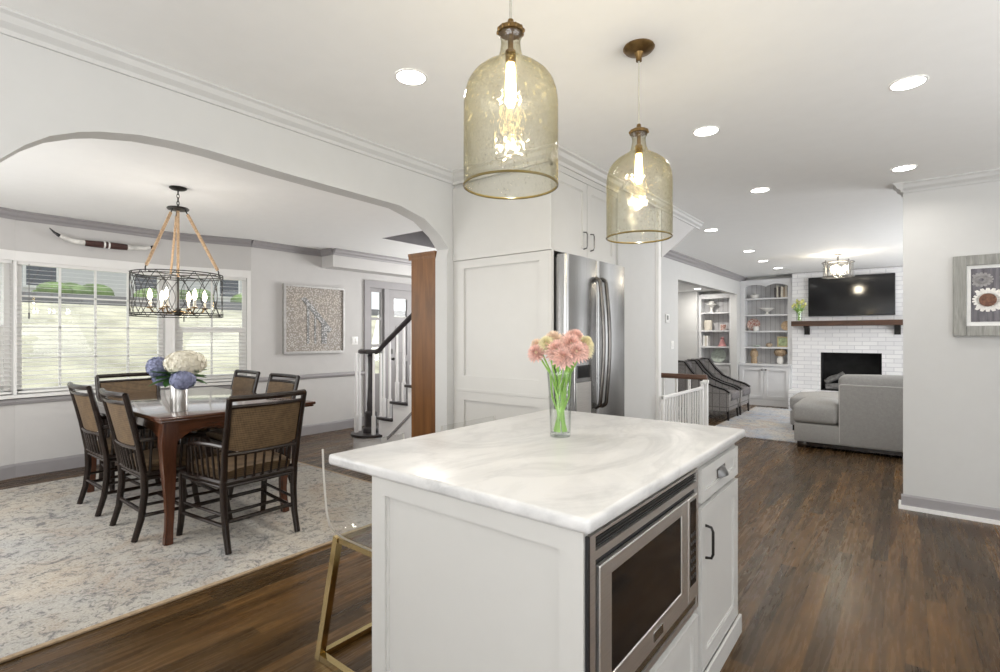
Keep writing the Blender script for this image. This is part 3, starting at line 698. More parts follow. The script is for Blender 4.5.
# ------------------------------------------------------------------ counter stools (acrylic seat, brass frame)
def make_stool(yc, label):
    X0, SZ = -1.90, .535; w = .225
    t_ = thing('counter_stool', label, 'stool', (-1.70, yc, 0), 'acrylic counter stools')
    prof = [(-1.955, .885), (-1.95, .80), (-1.938, .70), (-1.925, .62), (-1.905, .575), (-1.87, .55), (-1.80, .54), (-1.65, .537), (-1.50, .54), (-1.47, .532)]
    def f(u, v):
        k = v*(len(prof)-1); i = min(int(k), len(prof)-2); q = k-i
        x = prof[i][0]*(1-q)+prof[i+1][0]*q; z = prof[i][1]*(1-q)+prof[i+1][1]*q
        return (x, yc-w+2*w*u, z)
    MB().grid(f, 8, 36, .012).done('seat_shell', 'acrylic', t_)
    for yy in (yc-w+.001, yc+w-.001): MB().tube([(x, yy, z) for x, z in prof], .0045, 6).done('polished_edge', 'acrylic_rim', t_)
    for sx, sy in ((0, -1), (0, 1), (1, -1), (1, 1)):
        xt, xb = (X0+.03, X0-.045) if sx == 0 else (-1.50, -1.455)
        MB().tube([(xt, yc+sy*(w-.02), .525), (xb, yc+sy*(w+.02), 0.0)], .021, 4).done('leg', 'bright_brass', t_, smooth=False)
    b = MB(); h = .515
    for sy in (-1, 1): b.bar((X0+.03, yc+sy*(w-.02), h), (-1.50, yc+sy*(w-.02), h), .0155)
    for xx in (X0+.03, -1.50): b.bar((xx, yc-w+.02, h), (xx, yc+w-.02, h), .0155)
    b.done('seat_frame', 'bright_brass', t_, smooth=False)
    b = MB(); z = .0155; q = .0155/.525
    xa = X0-.045+(.075)*q; xb = -1.455-.045*q; yy = w+.02-.04*q
    for sy in (-1, 1): b.bar((xa, yc+sy*yy, z), (xb, yc+sy*yy, z), .019)
    for xx in (xa, xb): b.bar((xx, yc-yy, z), (xx, yc+yy, z), .019)
    b.done('base_rail', 'bright_brass', t_, smooth=False)
    return t_
st = make_stool(1.46, 'clear acrylic stool with brass legs at the near island corner')
again(st, (-1.70, 2.175, 0), 0, 'clear acrylic stool behind the marble top, farther from the camera')

# ------------------------------------------------------------------ refrigerator surround
cab = thing('refrigerator_cabinet', 'tall white cabinet surround enclosing the steel refrigerator', 'cabinet', (-2.2, 3.25, 0))
px0, px1, py = -2.648, -1.781, 2.768
b = MB(); b.box(px0, px1-.0, py+.02, py+.03, 0, 2.50)
b.box(px0, px0+.03, py+.001, py+.02, 0, 1.925); b.box(px1-.02, px1, py+.001, py+.02, 0, 1.925); b.box(px0+.03, px1-.02, py+.001, py+.02, 0, .05)
shaker(b, 'y', py, px0+.03, px1-.02, .962, 1.925, .075, .018, .015, bot=.118, top=.06)
shaker(b, 'y', py, px0+.03, px1-.02, .05, .954, .075, .018, .015, bot=.12, top=.055)
b.box(px0+.03, px1-.02, py+.004, py+.018, .954, .962); b.box(px0+.03, px1-.02, py-.004, py+.001, .966, .984)
b.done('side_panel', 'cabinet_paint', cab, smooth=False)
MB().box(px0, px1, py-.006, py+.019, 1.928, 2.47, .003).done('upper_side_panel', 'cabinet_paint', cab, smooth=False)
MB().box(px0, px1-.02, 3.705, 3.733, 0, 2.50).done('far_side_panel', 'cabinet_paint', cab, smooth=False)
b = MB(); b.box(-2.648, px1-.022, py+.02, 3.705, 1.935, 2.50); b.box(-2.648, -2.62, py+.02, 3.705, 0, 1.935); b.box(px1-.022, px1-.002, py+.02, 3.733, 2.46, 2.50); b.done('upper_box', 'cabinet_paint', cab, smooth=False)
for (a0, a1, hy) in ((py+.012, 3.238, 3.19), (3.244, 3.70, 3.292)):
    dd = shaker(MB(), 'x', px1, a0, a1, 1.925, 2.455, .06, .02, .009).done('door', 'cabinet_paint', cab, smooth=False)
    bar_pull(px1, hy, 1.985, 2.105, .0055).done('handle', 'pewter', dd)
b = MB(); sc = .75; pr = [(u*sc, v*sc) for u, v in CROWNK]
b.extr(pr, (-2.648, py, C), (px1+.055, py, C), (0, -1, 0)); b.extr(pr, (px1, py-.055, C), (px1, 3.735, C), (1, 0, 0)); b.box(-2.648, px1, py, 3.733, 2.498, C-.001); b.done('crown', 'cabinet_paint', cab, smooth=False)

# refrigerator
fr = thing('refrigerator', 'stainless french-door refrigerator in the white surround', 'refrigerator', (-2.2, 3.25, 0))
fx = -1.775; fy0, fy1, ft = 2.815, 3.69, 1.90
MB().box(-2.58, fx, fy0+.01, fy1-.01, .03, ft-.015, .004).done('body', 'dark_gray_metal', fr, smooth=False)
def fdoor(y0, y1, z0, z1, name):
    b = MB(); rr = .028; xo = fx+.085
    def pf(y0, y1): return [(fx+.006, y0), (xo-rr, y0), (xo-.008, y0+.008), (xo, y0+rr), (xo+.006, (y0+y1)/2), (xo, y1-rr), (xo-.008, y1-.008), (xo-rr, y1), (fx+.006, y1)]
    b.prism(pf(y0, y1), 'z', z0, z1); return b.done(name, 'steel', fr, ang=50)
ysp = 3.235
d1 = fdoor(fy0, ysp-.003, .70, ft, 'door'); d2 = fdoor(ysp+.003, fy1, .70, ft, 'door')
fdoor(fy0, fy1, .06, .37, 'freezer_drawer'); fdoor(fy0, fy1, .38, .69, 'freezer_drawer')
xo = fx+.088
for dd, yy in ((d1, ysp-.045), (d2, ysp+.045)):
    b = MB(); n_ = 14
    pts = [(xo, yy, .87), (xo+.03, yy, .89)]+[(xo+.035+.028*math.sin(PI*k/n_), yy, .90+.84*k/n_) for k in range(n_+1)]+[(xo+.03, yy, 1.755), (xo, yy, 1.775)]
    b.tube(pts, .014, 10, flat=1.0); b.done('handle', 'dark_steel', dd)
b = MB(); b.box(xo-.02, xo+.004, 2.90, 3.135, .80, 1.20, .004); di = b.done('dispenser', 'steel', d1, smooth=False)
MB().box(xo-.01, xo+.006, 2.92, 3.115, .84, 1.06).done('dispenser_recess', 'warm_steel', di, smooth=False)
MB().box(xo, xo+.008, 2.93, 3.105, 1.09, 1.175, .002).done('dispenser_display', 'black_gloss', di, smooth=False)
b = MB()
for zz in (.39, .10): b.tube([(xo, 2.93, zz+.24), (xo+.045, 2.95, zz+.245), (xo+.045, 3.555, zz+.245), (xo, 3.575, zz+.24)], .012, 10)
b.done('drawer_handles', 'steel', fr)
MB().box(fx, fx+.05, fy0+.02, fy0+.12, ft-.012, ft+.012, .004).done('hinge_cover', 'dark_gray_metal', fr)

# ------------------------------------------------------------------ pendants
def make_pendant(x, y, label):
    t_ = thing('pendant_lamp', label, 'pendant lamp', (x, y, C), 'glass bottle pendant lamps over the island')
    z = 1.797 if y < 1.5 else 1.782
    b = MB(); b.lathe([(.0, 0), (.062, 0), (.065, -.006), (.055, -.018), (.02, -.026), (.012, -.045), (.012, -.06), (0, -.06)], x, y, 28, C, False); b.done('canopy', 'aged_brass', t_)
    MB().tube([(x, y, C-.06), (x, y, z+.465)], .0035, 8).done('cord', 'cord_silver', t_)
    out = [(.134, 0), (.1345, .10), (.134, .235), (.131, .262), (.123, .288), (.108, .311), (.085, .331), (.06, .346), (.043, .356), (.035, .367), (.030, .385), (.0275, .405), (.028, .42), (.033, .426), (.034, .432), (.031, .437)]
    inn = [(r-.005, zz) for r, zz in out[::-1]]
    b = MB(); b.lathe(out, x, y, 48, z, False, wob=.006); b.done('glass_shade', 'amber_glass', t_)
    b = MB(); n_ = 48; b.tube([(x+.1325*math.cos(2*PI*k/n_), y+.1325*math.sin(2*PI*k/n_), z+.001) for k in range(n_)], .0038, 8, closed=True); b.done('shade_rim', 'rim_amber', t_)
    b = MB(); b.lathe([(0, .436), (.036, .436), (.037, .447), (.031, .451), (.016, .455), (.010, .461), (.008, .474), (0, .476)], x, y, 24, z, False)
    for k in range(12): b.ell((x+.0365*math.cos(k*PI/6), y+.0365*math.sin(k*PI/6), z+.441), (.005, .005, .007), 6, 5)
    b.done('cap', 'aged_brass', t_)
    MB().lathe([(0, .35), (.014, .35), (.015, .36), (.015, .385), (.008, .39), (.008, .437), (0, .437)], x, y, 16, z, False).done('socket', 'aged_brass', t_)
    bl = MB().lathe([(0, .225), (.010, .228), (.015, .242), (.016, .28), (.014, .325), (.011, .35), (0, .35)], x, y, 16, z, False).done('bulb', 'bulb_warm', t_)
    L = bpy.data.lights.new('pendant_glow', 'POINT'); L.energy = 3.6; L.color = (1, .86, .60); L.shadow_soft_size = .012
    o = bpy.data.objects.new('pendant_glow', L); COL.objects.link(o); o.parent = t_; o.location = (0, 0, z+.205-C)
    return t_
flat('cord_silver', (.50, .48, .42), .4, .3)
flat('rim_amber', (.16, .12, .04), .15, var=.2)
make_pendant(-.88, 1.155, 'large amber glass bottle pendant hanging nearest the camera over the island')
make_pendant(-.872, 2.03, 'amber glass bottle pendant with brass canopy over the far island end')

# ------------------------------------------------------------------ recessed lights
cans = [((-1.806, 1.603), 'recessed ceiling light between the near pendant and the arch', 1), ((-.919, 3.109), 'recessed ceiling light just right of the far pendant', 1), ((.011, 3.12), 'recessed ceiling light, largest and highest towards the right', 1),
        ((-.006, 4.681), 'recessed ceiling light in front of the wall with the daisy picture', 1), ((-.94, 4.643), 'recessed ceiling light second beyond the far pendant', 1), ((-1.733, 6.048), 'recessed ceiling light by the sloped stair soffit', 1),
        ((-1.738, 7.878), 'first recessed light beyond the kitchen in the living room row', 1), ((-1.793, 9.069), 'middle recessed light of the living room row', 1), ((-1.769, 10.169), 'recessed light nearest the built-in bookcase', 1)]
can0 = None
for (x, y), l, pw in cans:
    if can0 is None:
        can0 = thing('recessed_light', l, 'ceiling light', (x, y, C), 'recessed ceiling lights')
        b = MB(); b.lathe([(.066, -.003), (.074, -.001), (.076, -.0005), (.076, -.003), (.069, -.004), (.066, -.0035)], x, y, 32, C, False); b.done('trim_ring', 'trim_white', can0)
        MB().lathe([(0, -.0035), (.066, -.0035), (.066, -.002), (0, -.002)], x, y, 32, C, False).done('lens', 'lamp_lens', can0)
        L = bpy.data.lights.new('recessed_glow', 'AREA'); L.shape = 'DISK'; L.size = .12; L.energy = 3.2; L.color = (1, .95, .88); L.spread = math.radians(150)
        o = bpy.data.objects.new('recessed_glow', L); COL.objects.link(o); o.parent = can0; o.location = (0, 0, -.012)
    else: again(can0, (x, y, C), 0, l)
hl = again(can0, (-3.5, 2.98, C), 0, 'unseen recessed light added in the hall to brighten the staircase')  # extra fixture hidden behind the arch, added to light the staircase
for c_ in kids(hl):
    if c_.type == 'LIGHT': c_.data = c_.data.copy(); c_.data.energy = 15; c_.data.spread = math.radians(180)
nk = again(can0, (-3.3, 10.6, 2.33), 0, 'recessed light in the nook ceiling above the small bookcase')
for c_ in kids(nk):
    if c_.type == 'LIGHT': c_.data = c_.data.copy(); c_.data.energy = 11; c_.data.spread = math.radians(180)

# ------------------------------------------------------------------ dining: rug, table, chairs
b = MB(); b.box(-6.25, -2.985, -.45, 2.94, .001, .011); r_ = b.done('area_rug', 'rug_dining', smooth=False)
tag(r_, 'large faded cream and grey rug under the dining table', 'rug')
b = MB(); b.box(-2.985, -2.955, -.45, 2.94, .001, .013, .004); b.box(-6.25, -2.955, 2.94, 2.962, .001, .013, .004); b.done('rug_border', 'rug_binding', r_)
G = .0115
tx0, tx1, ty0, ty1, TZ = -5.63, -3.70, 1.186, 2.28, .845
tb = thing('dining_table', 'polished cherry dining table with curved legs on the rug', 'table', ((tx0+tx1)/2, (ty0+ty1)/2, G))
b = MB(); b.box(tx0, tx1, ty0, ty1, TZ-.022, TZ, .008, seg=3); b.box(tx0+.012, tx1-.012, ty0+.012, ty1-.012, TZ-.038, TZ-.02, .006); b.done('tabletop', 'cherry', tb)
def apron(p0, p1, axis, a):
    L = p1-p0; pts = [(p0, TZ-.038), (p1, TZ-.038)]; n_ = 24
    for k in range(n_+1):
        u = k/n_; e = abs(2*u-1)
        pts.append((p1-L*u, TZ-.115-.022*math.cos(u*4*PI)*(1-e)*.9-.075*max(0, (e-.72)/.28)**1.6))
    return MB().prism(pts, axis, a-.011, a+.011)
apron(ty0+.10, ty1-.26, 'x', tx1-.06).done('apron', 'cherry', tb); apron(ty0+.10, ty1-.26, 'x', tx0+.06).done('apron', 'cherry', tb)
apron(tx0+.10, tx1-.10, 'y', ty0+.06).done('apron', 'cherry', tb); apron(tx0+.10, tx1-.10, 'y', ty1-.22).done('apron', 'cherry', tb)
for sx, cx in ((1, tx1-.075), (-1, tx0+.075)):
    for sy, cy in ((-1, ty0+.075), (1, ty1-.235)):
        d = Vector((sx, sy, 0)).normalized()
        prof = [(0, .046, .80), (.004, .048, .74), (.014, .046, .68), (.016, .040, .58), (.008, .034, .45), (-.002, .028, .30), (-.004, .024, .18), (.004, .023, .09), (.012, .025, .04), (.014, .026, 0)]
        b = MB(); rings = []
        for off, r, z in prof:
            c = Vector((cx, cy, G+z*(TZ-.038-G)/.80))+d*off
            q = [(-1, -1), (1, -1), (1, 1), (-1, 1)]
            ring = []
            for qx, qy in q:
                ring.append(b.bm.verts.new(c+Vector((qx*r, qy*r*1.0, 0))))
            rings.append(ring)
        for A, B in zip(rings, rings[1:]):
            for k in range(4): b.bm.faces.new((A[k], A[(k+1) % 4], B[(k+1) % 4], B[k]))
        b.bm.faces.new(rings[0][::-1]); b.bm.faces.new(rings[-1])
        es = [e for e in b.bm.edges if abs((e.verts[0].co-e.verts[1].co).z) > .01]
        bmesh.ops.bevel(b.bm, geom=es, offset=.008, segments=2, affect='EDGES')
        b.done('leg', 'cherry_vertical', tb)

def make_chair(label, group):
    t_ = thing('dining_chair', label, 'chair', (0, 0, 0), group)
    # curved woven back panel, slightly wrapped round
    def bk(z): # y of the back plane at height z
        return -.235-.115*((z-.44)/.55)**1.2
    def hw(z): return .238+.012*(z-.44)/.5
    def bow(u, z): return bk(z)-.035*(1-(2*u-1)**2)*(.6+.6*(z-.4))
    def panel(u, v):
        zlo = .615+.02*(abs(2*u-1))**3*1.5; z = zlo+(.905-zlo)*v; w = hw(z)-.018
        return (-w+2*w*u, bow(u, z), z)
    MB().grid(panel, 16, 8, .018).done('backrest', 'cane', t_)
    b = MB()
    for s in (-1, 1):
        b.tube([(s*.238, -.235, .43), (s*.246, bk(.66), .66), (s*hw(.8), bk(.8), .80), (s*hw(.97), bk(.97), .975)], [.021, .020, .019, .018], 10)
    for z, r in ((.972, .019), (.918, .013), (.612, .014)):
        b.tube([(-hw(z)+2*hw(z)*k/12, bow(k/12, z), z) for k in range(13)], r, 8)
    b.done('back_frame', 'dark_stain', t_)
    b = MB()
    for k in range(1, 8):
        u = k/8; b.tube([(-.225+.45*u, -.238-.02*(1-(2*u-1)**2), .445), (-hw(.612)+2*hw(.612)*u, bow(u, .612), .612)], .0085, 6)
    b.done('back_spindles', 'dark_stain', t_)
    for s in (-1, 1):
        b = MB()
        pts = [(s*.246, bk(.66), .665), (s*.275, -.15, .672), (s*.295, -.02, .668), (s*.298, .09, .655), (s*.296, .135, .625), (s*.292, .15, .56), (s*.288, .155, .45)]
        b.tube(pts, .0155, 8)
        for k in range(6):
            y = -.205+.058*k; xx = .252+.045*min(1, (y+.235)/.25)
            b.tube([(s*(.245+.04*(k/5)), y, .445), (s*xx, y+.008, .662)], .0085, 6)
        b.done('arm', 'dark_stain', t_)
    b = MB()
    def seat(u, v):
        w = .225+.045*v; x = -w+2*w*u; y = -.215+.47*v
        return (x, y, .525-.02*(abs(2*u-1)**4)-.02*abs(2*v-1)**4)
    b.grid(seat, 14, 12, .075); b.done('seat', 'cane', t_)
    b = MB()
    q = [(-.24, -.235), (.24, -.235), (.287, .26), (-.287, .26)]
    for z, r in ((.435, .019), (.405, .012)):
        for k in range(4): b.tube([(*q[k], z), (*q[(k+1) % 4], z)], r, 8)
    b.done('seat_frame', 'dark_stain', t_)
    for s in (-1, 1):
        MB().tube([(s*.24, -.235, .44), (s*.236, -.232, .30), (s*.232, -.25, .14), (s*.232, -.29, 0)], [.023, .022, .021, .019], 10).done('leg', 'dark_stain', t_)
        MB().tube([(s*.287, .26, .44), (s*.284, .258, .25), (s*.288, .275, .10), (s*.292, .295, 0)], [.023, .022, .021, .019], 10).done('leg', 'dark_stain', t_)
    b = MB()
    for s in (-1, 1): b.tube([(s*.233, -.245, .16), (s*.286, .268, .16)], .013, 8); b.tube([(s*.235, -.238, .23), (s*.285, .262, .23)], .010, 8)
    b.tube([(-.234, -.242, .185), (.234, -.242, .185)], .014, 8); b.tube([(-.284, .262, .185), (.284, .262, .185)], .014, 8); b.tube([(-.26, .0, .16), (.26, .0, .16)], .012, 8)
    b.done('stretcher', 'dark_stain', t_)
    return t_
GR = 'woven-back dining chairs around the table'
ch = make_chair('dark rattan chair with its woven back to the camera at the table end', GR)
ch.location = (-3.59, 1.655, G); ch.rotation_euler = (0, 0, PI/2+.02)
again(ch, (-4.21, 1.415, G), .0, 'dark rattan chair at the table side, nearest the front table leg')
again(ch, (-5.0, 1.40, G), .02, 'dark rattan chair at the table side, closer to the window wall')
again(ch, (-5.66, 1.65, G), -PI/2, 'rattan chair at the window end of the table facing the camera')
again(ch, (-5.50, 2.23, G), PI, 'rattan chair across the table, directly right of the hydrangea vase')
again(ch, (-4.68, 2.20, G), PI, 'rattan chair across the table, nearest the stair newel')

# hydrangea vase on the dining table
hx, hy = -3.965, 1.385
t_ = thing('hydrangea_vase', 'silver cylinder vase of cream and blue hydrangeas on the table', 'vase', (hx, hy, TZ+.001))
b = MB(); b.lathe([(0, 0), (.052, 0), (.054, .01), (.054, .235), (.051, .24), (.049, .232), (.049, .015), (0, .012)], hx, hy, 28, TZ+.001, False); b.done('cylinder', 'silver_vase', t_)
def at(l, d_, h): return Vector((hx, hy, TZ+h))+rt*l+fw_*d_
hb = [(at(.045, 0, .335), (.135, .125, .085), 'hydrangea_cream', 480, .017), (at(-.125, -.03, .31), (.075, .07, .07), 'hydrangea_blue', 230, .014), (at(-.13, .03, .235), (.072, .065, .062), 'hydrangea_blue', 200, .014), (at(.085, -.09, .225), (.078, .075, .062), 'hydrangea_blue', 230, .014)]
for c, r, m, n_, fs in hb:
    b = MB(); b.ell(c, tuple(a*.9 for a in r), 16, 10); floret_ball(b, c, r, n_, fs); b.done('blossom', m, t_)
b = MB()
for k in range(22):
    th = k*2.4; leaf(b, (hx+.03*math.cos(th), hy+.03*math.sin(th), TZ+.235+.012*(k % 3)), (math.cos(th), math.sin(th), -.15+.25*(k % 3)), .16, .095)
for c, r, m, n_, fs in hb: b.tube([(hx, hy, TZ+.05), (hx, hy, TZ+.2), tuple(c)], .006, 6)
b.done('leaves', 'leaf', t_)

# chandelier
cx, cy = -4.64, 1.615
t_ = thing('chandelier', 'black wire drum chandelier with rope straps over the dining table', 'chandelier', (cx, cy, C))
MB().lathe([(0, 0), (.062, 0), (.064, -.008), (.05, -.018), (.012, -.026), (0, -.028)], cx, cy, 28, C, False).done('canopy', 'black_metal', t_)
b = MB()
for k in range(5):
    z = C-.04-.029*k; n_ = 12; a = (k % 2)*PI/2
    b.tube([(cx+.009*math.cos(2*PI*j/n_)*math.cos(a), cy+.009*math.cos(2*PI*j/n_)*math.sin(a), z+.02*math.sin(2*PI*j/n_)) for j in range(n_)], .0028, 6, closed=True)
b.done('chain', 'black_metal', t_)
MB().lathe([(0, -.165), (.075, -.165), (.08, -.172), (.075, -.182), (.02, -.19), (0, -.19)], cx, cy, 28, C, False).done('top_plate', 'black_metal', t_)
RD, ZT, ZB = .322, 1.872, 1.530
for k in range(3):
    a = math.radians(38.5+(3, 132, 262)[k]); p0 = Vector((cx+.06*math.cos(a), cy+.06*math.sin(a), C-.19)); p1 = Vector((cx+RD*math.cos(a), cy+RD*math.sin(a), ZT+.02))
    hook = MB().tube([p0+Vector((0, 0, .02)), p0, p0+(p1-p0)*.06], .005, 6).tube([p1-(p1-p0)*.02, p1, p1-Vector((0, 0, .03))], .005, 6)
    s_ = MB().tube([p0+(p1-p0)*.06, p0+(p1-p0)*.97], .013, 6, flat=.7).done('strap', 'rope', t_); hook.done('hook', 'black_metal', s_)
b = MB(); n_ = 64
for z in (ZT, ZT-.018, ZB, ZB+.018): b.tube([(cx+RD*math.cos(2*PI*k/n_), cy+RD*math.sin(2*PI*k/n_), z) for k in range(n_)], .0042, 6, closed=True)
NL = 16
for k in range(NL):
    for s in (-1, 1):
        pts = []
        for j in range(13):
            v_ = j/12; a = 2*PI*(k/NL)+s*.27*math.sin(PI*v_); pts.append((cx+RD*math.cos(a), cy+RD*math.sin(a), ZB+(ZT-ZB)*v_))
        b.tube(pts, .0027, 5)
b.done('wire_drum', 'black_metal', t_)
b = MB(); b.tube([(cx, cy, ZB+.03), (cx, cy, ZT-.01)], .008, 8); b.lathe([(0, .0), (.012, .005), (.03, .02), (.03, .05), (.014, .065), (0, .07)], cx, cy, 16, ZB+.0, False)
for k in range(4):
    a = math.radians(35+90*k); b.tube([(cx, cy, ZT-.01), (cx+RD*math.cos(a), cy+RD*math.sin(a), ZT-.01)], .004, 6)
b.done('centre_stem', 'black_metal', t_)
MB().tube([(cx, cy, ZT-.02), (cx, cy, C-.19)], .011, 8).done('centre_rope', 'rope', t_)
for k in range(6):
    a = 2*PI*k/6+.3; ex, ey = cx+.19*math.cos(a), cy+.19*math.sin(a)
    b = MB(); b.tube([(cx, cy, ZB+.05), (cx+.08*math.cos(a), cy+.08*math.sin(a), ZB+.025), (cx+.17*math.cos(a), cy+.17*math.sin(a), ZB+.03), (ex, ey, ZB+.065)], .006, 6)
    b.lathe([(0, .06), (.022, .062), (.024, .07), (.012, .075), (0, .075)], ex, ey, 14, ZB, False); ar = b.done('arm', 'aged_brass', t_)
    MB().lathe([(0, .075), (.0115, .075), (.0115, .13), (0, .13)], ex, ey, 12, ZB, False).done('candle_sleeve', 'candle_sleeve', ar)
    MB().lathe([(0, .13), (.008, .132), (.017, .155), (.016, .175), (.008, .205), (0, .222)], ex, ey, 12, ZB, False).done('candle_bulb', 'bulb_white', ar)
    L = bpy.data.lights.new('chandelier_glow', 'POINT'); L.energy = 3.3; L.color = (1, .92, .82); L.shadow_soft_size = .02
    o = bpy.data.objects.new('chandelier_glow', L); COL.objects.link(o); o.parent = t_; o.location = (ex-cx, ey-cy, ZB+.18-C)

# horns on the wall above the bay window
hxw = -6.70
t_ = thing('mounted_horns', 'mounted steer horns with leather wrap above the bay window', 'horns', (hxw, 1.62, 2.33))
pts = [(1.18, 2.452, .004), (1.215, 2.415, .011), (1.26, 2.383, .017), (1.32, 2.358, .022), (1.39, 2.345, .026), (1.46, 2.341, .029), (1.56, 2.342, .032), (1.65, 2.345, .034), (1.74, 2.345, .033), (1.83, 2.346, .030), (1.91, 2.35, .027), (1.99, 2.358, .023), (2.05, 2.373, .018), (2.10, 2.398, .012), (2.13, 2.435, .004)]
def hpart(lo, hi, name, m, k=1.0, x=hxw):
    q = [p for p in pts if lo-1e-6 <= p[0] <= hi+1e-6]
    return MB().tube([(x, p[0], p[1]) for p in q], [p[2]*k for p in q], 12).done(name, m, t_)
hpart(1.26, 1.46, 'horn', 'horn_white'); hpart(1.83, 2.05, 'horn', 'horn_white')
hpart(1.18, 1.26, 'horn_tip', 'horn_black'); hpart(2.05, 2.13, 'horn_tip', 'horn_black')
hpart(1.46, 1.83, 'leather_wrap', 'horn_leather', 1.06)
for yy in (1.625, 1.665): MB().tube([(hxw, yy-.008, 2.345), (hxw, yy+.008, 2.345)], .0385, 14).done('wrap_band', 'plate_white', t_)
MB().box(-6.748, hxw, 1.60, 1.69, 2.325, 2.36, .004).done('wall_mount', 'horn_leather', t_)

# mosaic wall art, switch
t_ = thing('wall_art', 'square pebble mosaic artwork in a silver frame on the grey wall', 'wall art', (XW, 3.96, 1.13))
y0, y1, z0, z1 = 3.492, 4.43, 1.13, 2.068; b = MB(); xf = XW+.055
for r in ((y0, y0+.03, z0, z1), (y1-.03, y1, z0, z1), (y0+.03, y1-.03, z0, z0+.03), (y0+.03, y1-.03, z1-.03, z1)): b.box(XW+.002, xf, *r)
b.done('frame', 'silver_frame', t_, smooth=False)
MB().box(XW+.004, XW+.035, y0+.03, y1-.03, z0+.03, z1-.03).done('mosaic', 'pebble_mosaic', t_, smooth=False)
b = MB(); W_ = y1-y0
def mp(u, v): return (y0+W_*u, z0+W_*v)
b.prism([mp(.27, .80), mp(.33, .83), mp(.78, .36), mp(.72, .30)], 'x', XW+.034, XW+.042); b.prism([mp(.60, .14), mp(.69, .14), mp(.69, .42), mp(.60, .50)], 'x', XW+.034, XW+.041); b.prism([mp(.36, .14), mp(.40, .14), mp(.40, .68), mp(.36, .70)], 'x', XW+.034, XW+.040)
b.prism([mp(.48, .14), mp(.51, .14), mp(.51, .58), mp(.48, .60)], 'x', XW+.034, XW+.040)
b.done('silver_bands', 'silver_pebble', t_, smooth=False)
def switch(x, y, z, ax, label, w=.115, two=True):
    t_ = thing('light_switch', label, 'switch', (x, y, z-.06))
    MB().box(x, x+.006, y-w/2, y+w/2, z-.06, z+.06, .002).done('plate', 'plate_white', t_)
    b = MB()
    for k in ((-.25, .25) if two else (0,)): b.box(x+.005, x+.010, y+k*w-.016, y+k*w+.016, z-.032, z+.032, .002)
    b.done('rocker', 'trim_white', t_)
switch(XW, 4.63, 1.30, 'x', 'white double light switch between the mosaic art and the sidelight')
switch(-2.65, 7.35, 1.24, 'x', 'white switch plate on the wall below the thermostat')
t_ = thing('thermostat', 'small white thermostat on the wall above the stair rail', 'thermostat', (-2.65, 7.13, 1.56))
MB().box(-2.65, -2.628, 7.07, 7.19, 1.56, 1.68, .006).done('case', 'plate_white', t_); MB().box(-2.63, -2.626, 7.10, 7.14, 1.60, 1.66).done('display', 'black_slot', t_)

# tall wood cabinet behind the arch jamb
t_ = thing('tall_bookcase', 'tall stained wood cabinet standing just behind the arch jamb', 'cabinet', (-2.92, 3.15, 0))
b = MB(); b.box(-3.045, -2.775, 2.706, 3.60, .0135, 1.965); b.done('carcass', 'hutch_wood', t_, smooth=False)
b = MB(); cp_ = [(0, 0), (.006, 0), (.012, .02), (.03, .035), (.035, .05), (0, .05)]
b.extr(cp_, (-3.045, 2.706, 1.965), (-3.045, 3.60, 1.965), (-1, 0, 0)); b.extr([(u*.3, v) for u, v in cp_], (-3.075, 2.706, 1.965), (-2.775, 2.706, 1.965), (0, -1, 0)); b.box(-3.045, -2.775, 2.706, 3.6, 1.965, 2.014); b.done('crown', 'hutch_wood', t_, smooth=False)
for (a0, a1) in ((2.745, 3.165), (3.172, 3.59)):
    b = MB()
    for r in ((a0, a0+.06, .1, 1.93), (a1-.06, a1, .1, 1.93), (a0+.06, a1-.06, .1, .18), (a0+.06, a1-.06, 1.86, 1.93)): b.box(-3.063, -3.045, *r)
    b.box(-3.056, -3.045, a0+.06, a1-.06, .18, 1.86); dd = b.done('door', 'hutch_wood', t_, smooth=False)
    MB().ell((-3.075, a1-.03 if a0 < 3 else a0+.03, 1.0), (.014, .014, .014)).done('knob', 'black_metal', dd)

# ------------------------------------------------------------------ staircase (foyer)
t_ = thing('staircase', 'white staircase with dark treads and black handrail by the front door', 'stairs', (-4.3, 4.4, 0))
NX = [-5.31, -4.885, -4.655, -4.40, -4.15, -3.90, -3.65, -3.40]; RZ = .206; SY0, SY1 = 3.83, 4.98; XE = -3.12
b = MB()
poly = [(XE, 0), (-5.0, 0)]; 
pl = [(-4.98, 0)]
for i in range(1, 8): pl += [(NX[i]+.03, RZ*i if i > 1 else RZ), (NX[i]+.03, RZ*(i+1)-.03)]
pl = [(-4.98, 0), (-4.98, RZ-.03), (NX[1]+.03, RZ-.03)]
for i in range(1, 8):
    pl += [(NX[i]+.03, RZ*(i+1)-.03)]
    pl += [((NX[i+1]+.03) if i < 7 else XE, RZ*(i+1)-.03)]
pl += [(XE, 0)]
b.prism(pl, 'y', SY0, SY1); b.done('stringer', 'stair_white', t_, smooth=False)
def disc(cx_, cy_, r, n_=20): return [(cx_+r*math.cos(2*PI*k/n_), cy_+r*math.sin(2*PI*k/n_)) for k in range(n_)]
b = MB(); b.prism(disc(-5.06, 3.86, .215, 28), 'z', 0, RZ-.03); b.box(-5.26, -4.86, 3.86, SY1, 0, RZ-.03); b.done('starting_step', 'stair_white', t_)
b = MB(); b.prism(disc(-5.06, 3.86, .245, 28), 'z', RZ-.03, RZ); b.box(-5.30, -4.86, 3.86, SY1, RZ-.03, RZ-.001); b.done('tread', 'stair_dark', t_)
for i in range(1, 8):
    x1 = (NX[i+1]+.03) if i < 7 else XE
    MB().box(NX[i], x1, SY0-.03, SY1, RZ*(i+1)-.03, RZ*(i+1), .006).done('tread', 'stair_dark', t_)
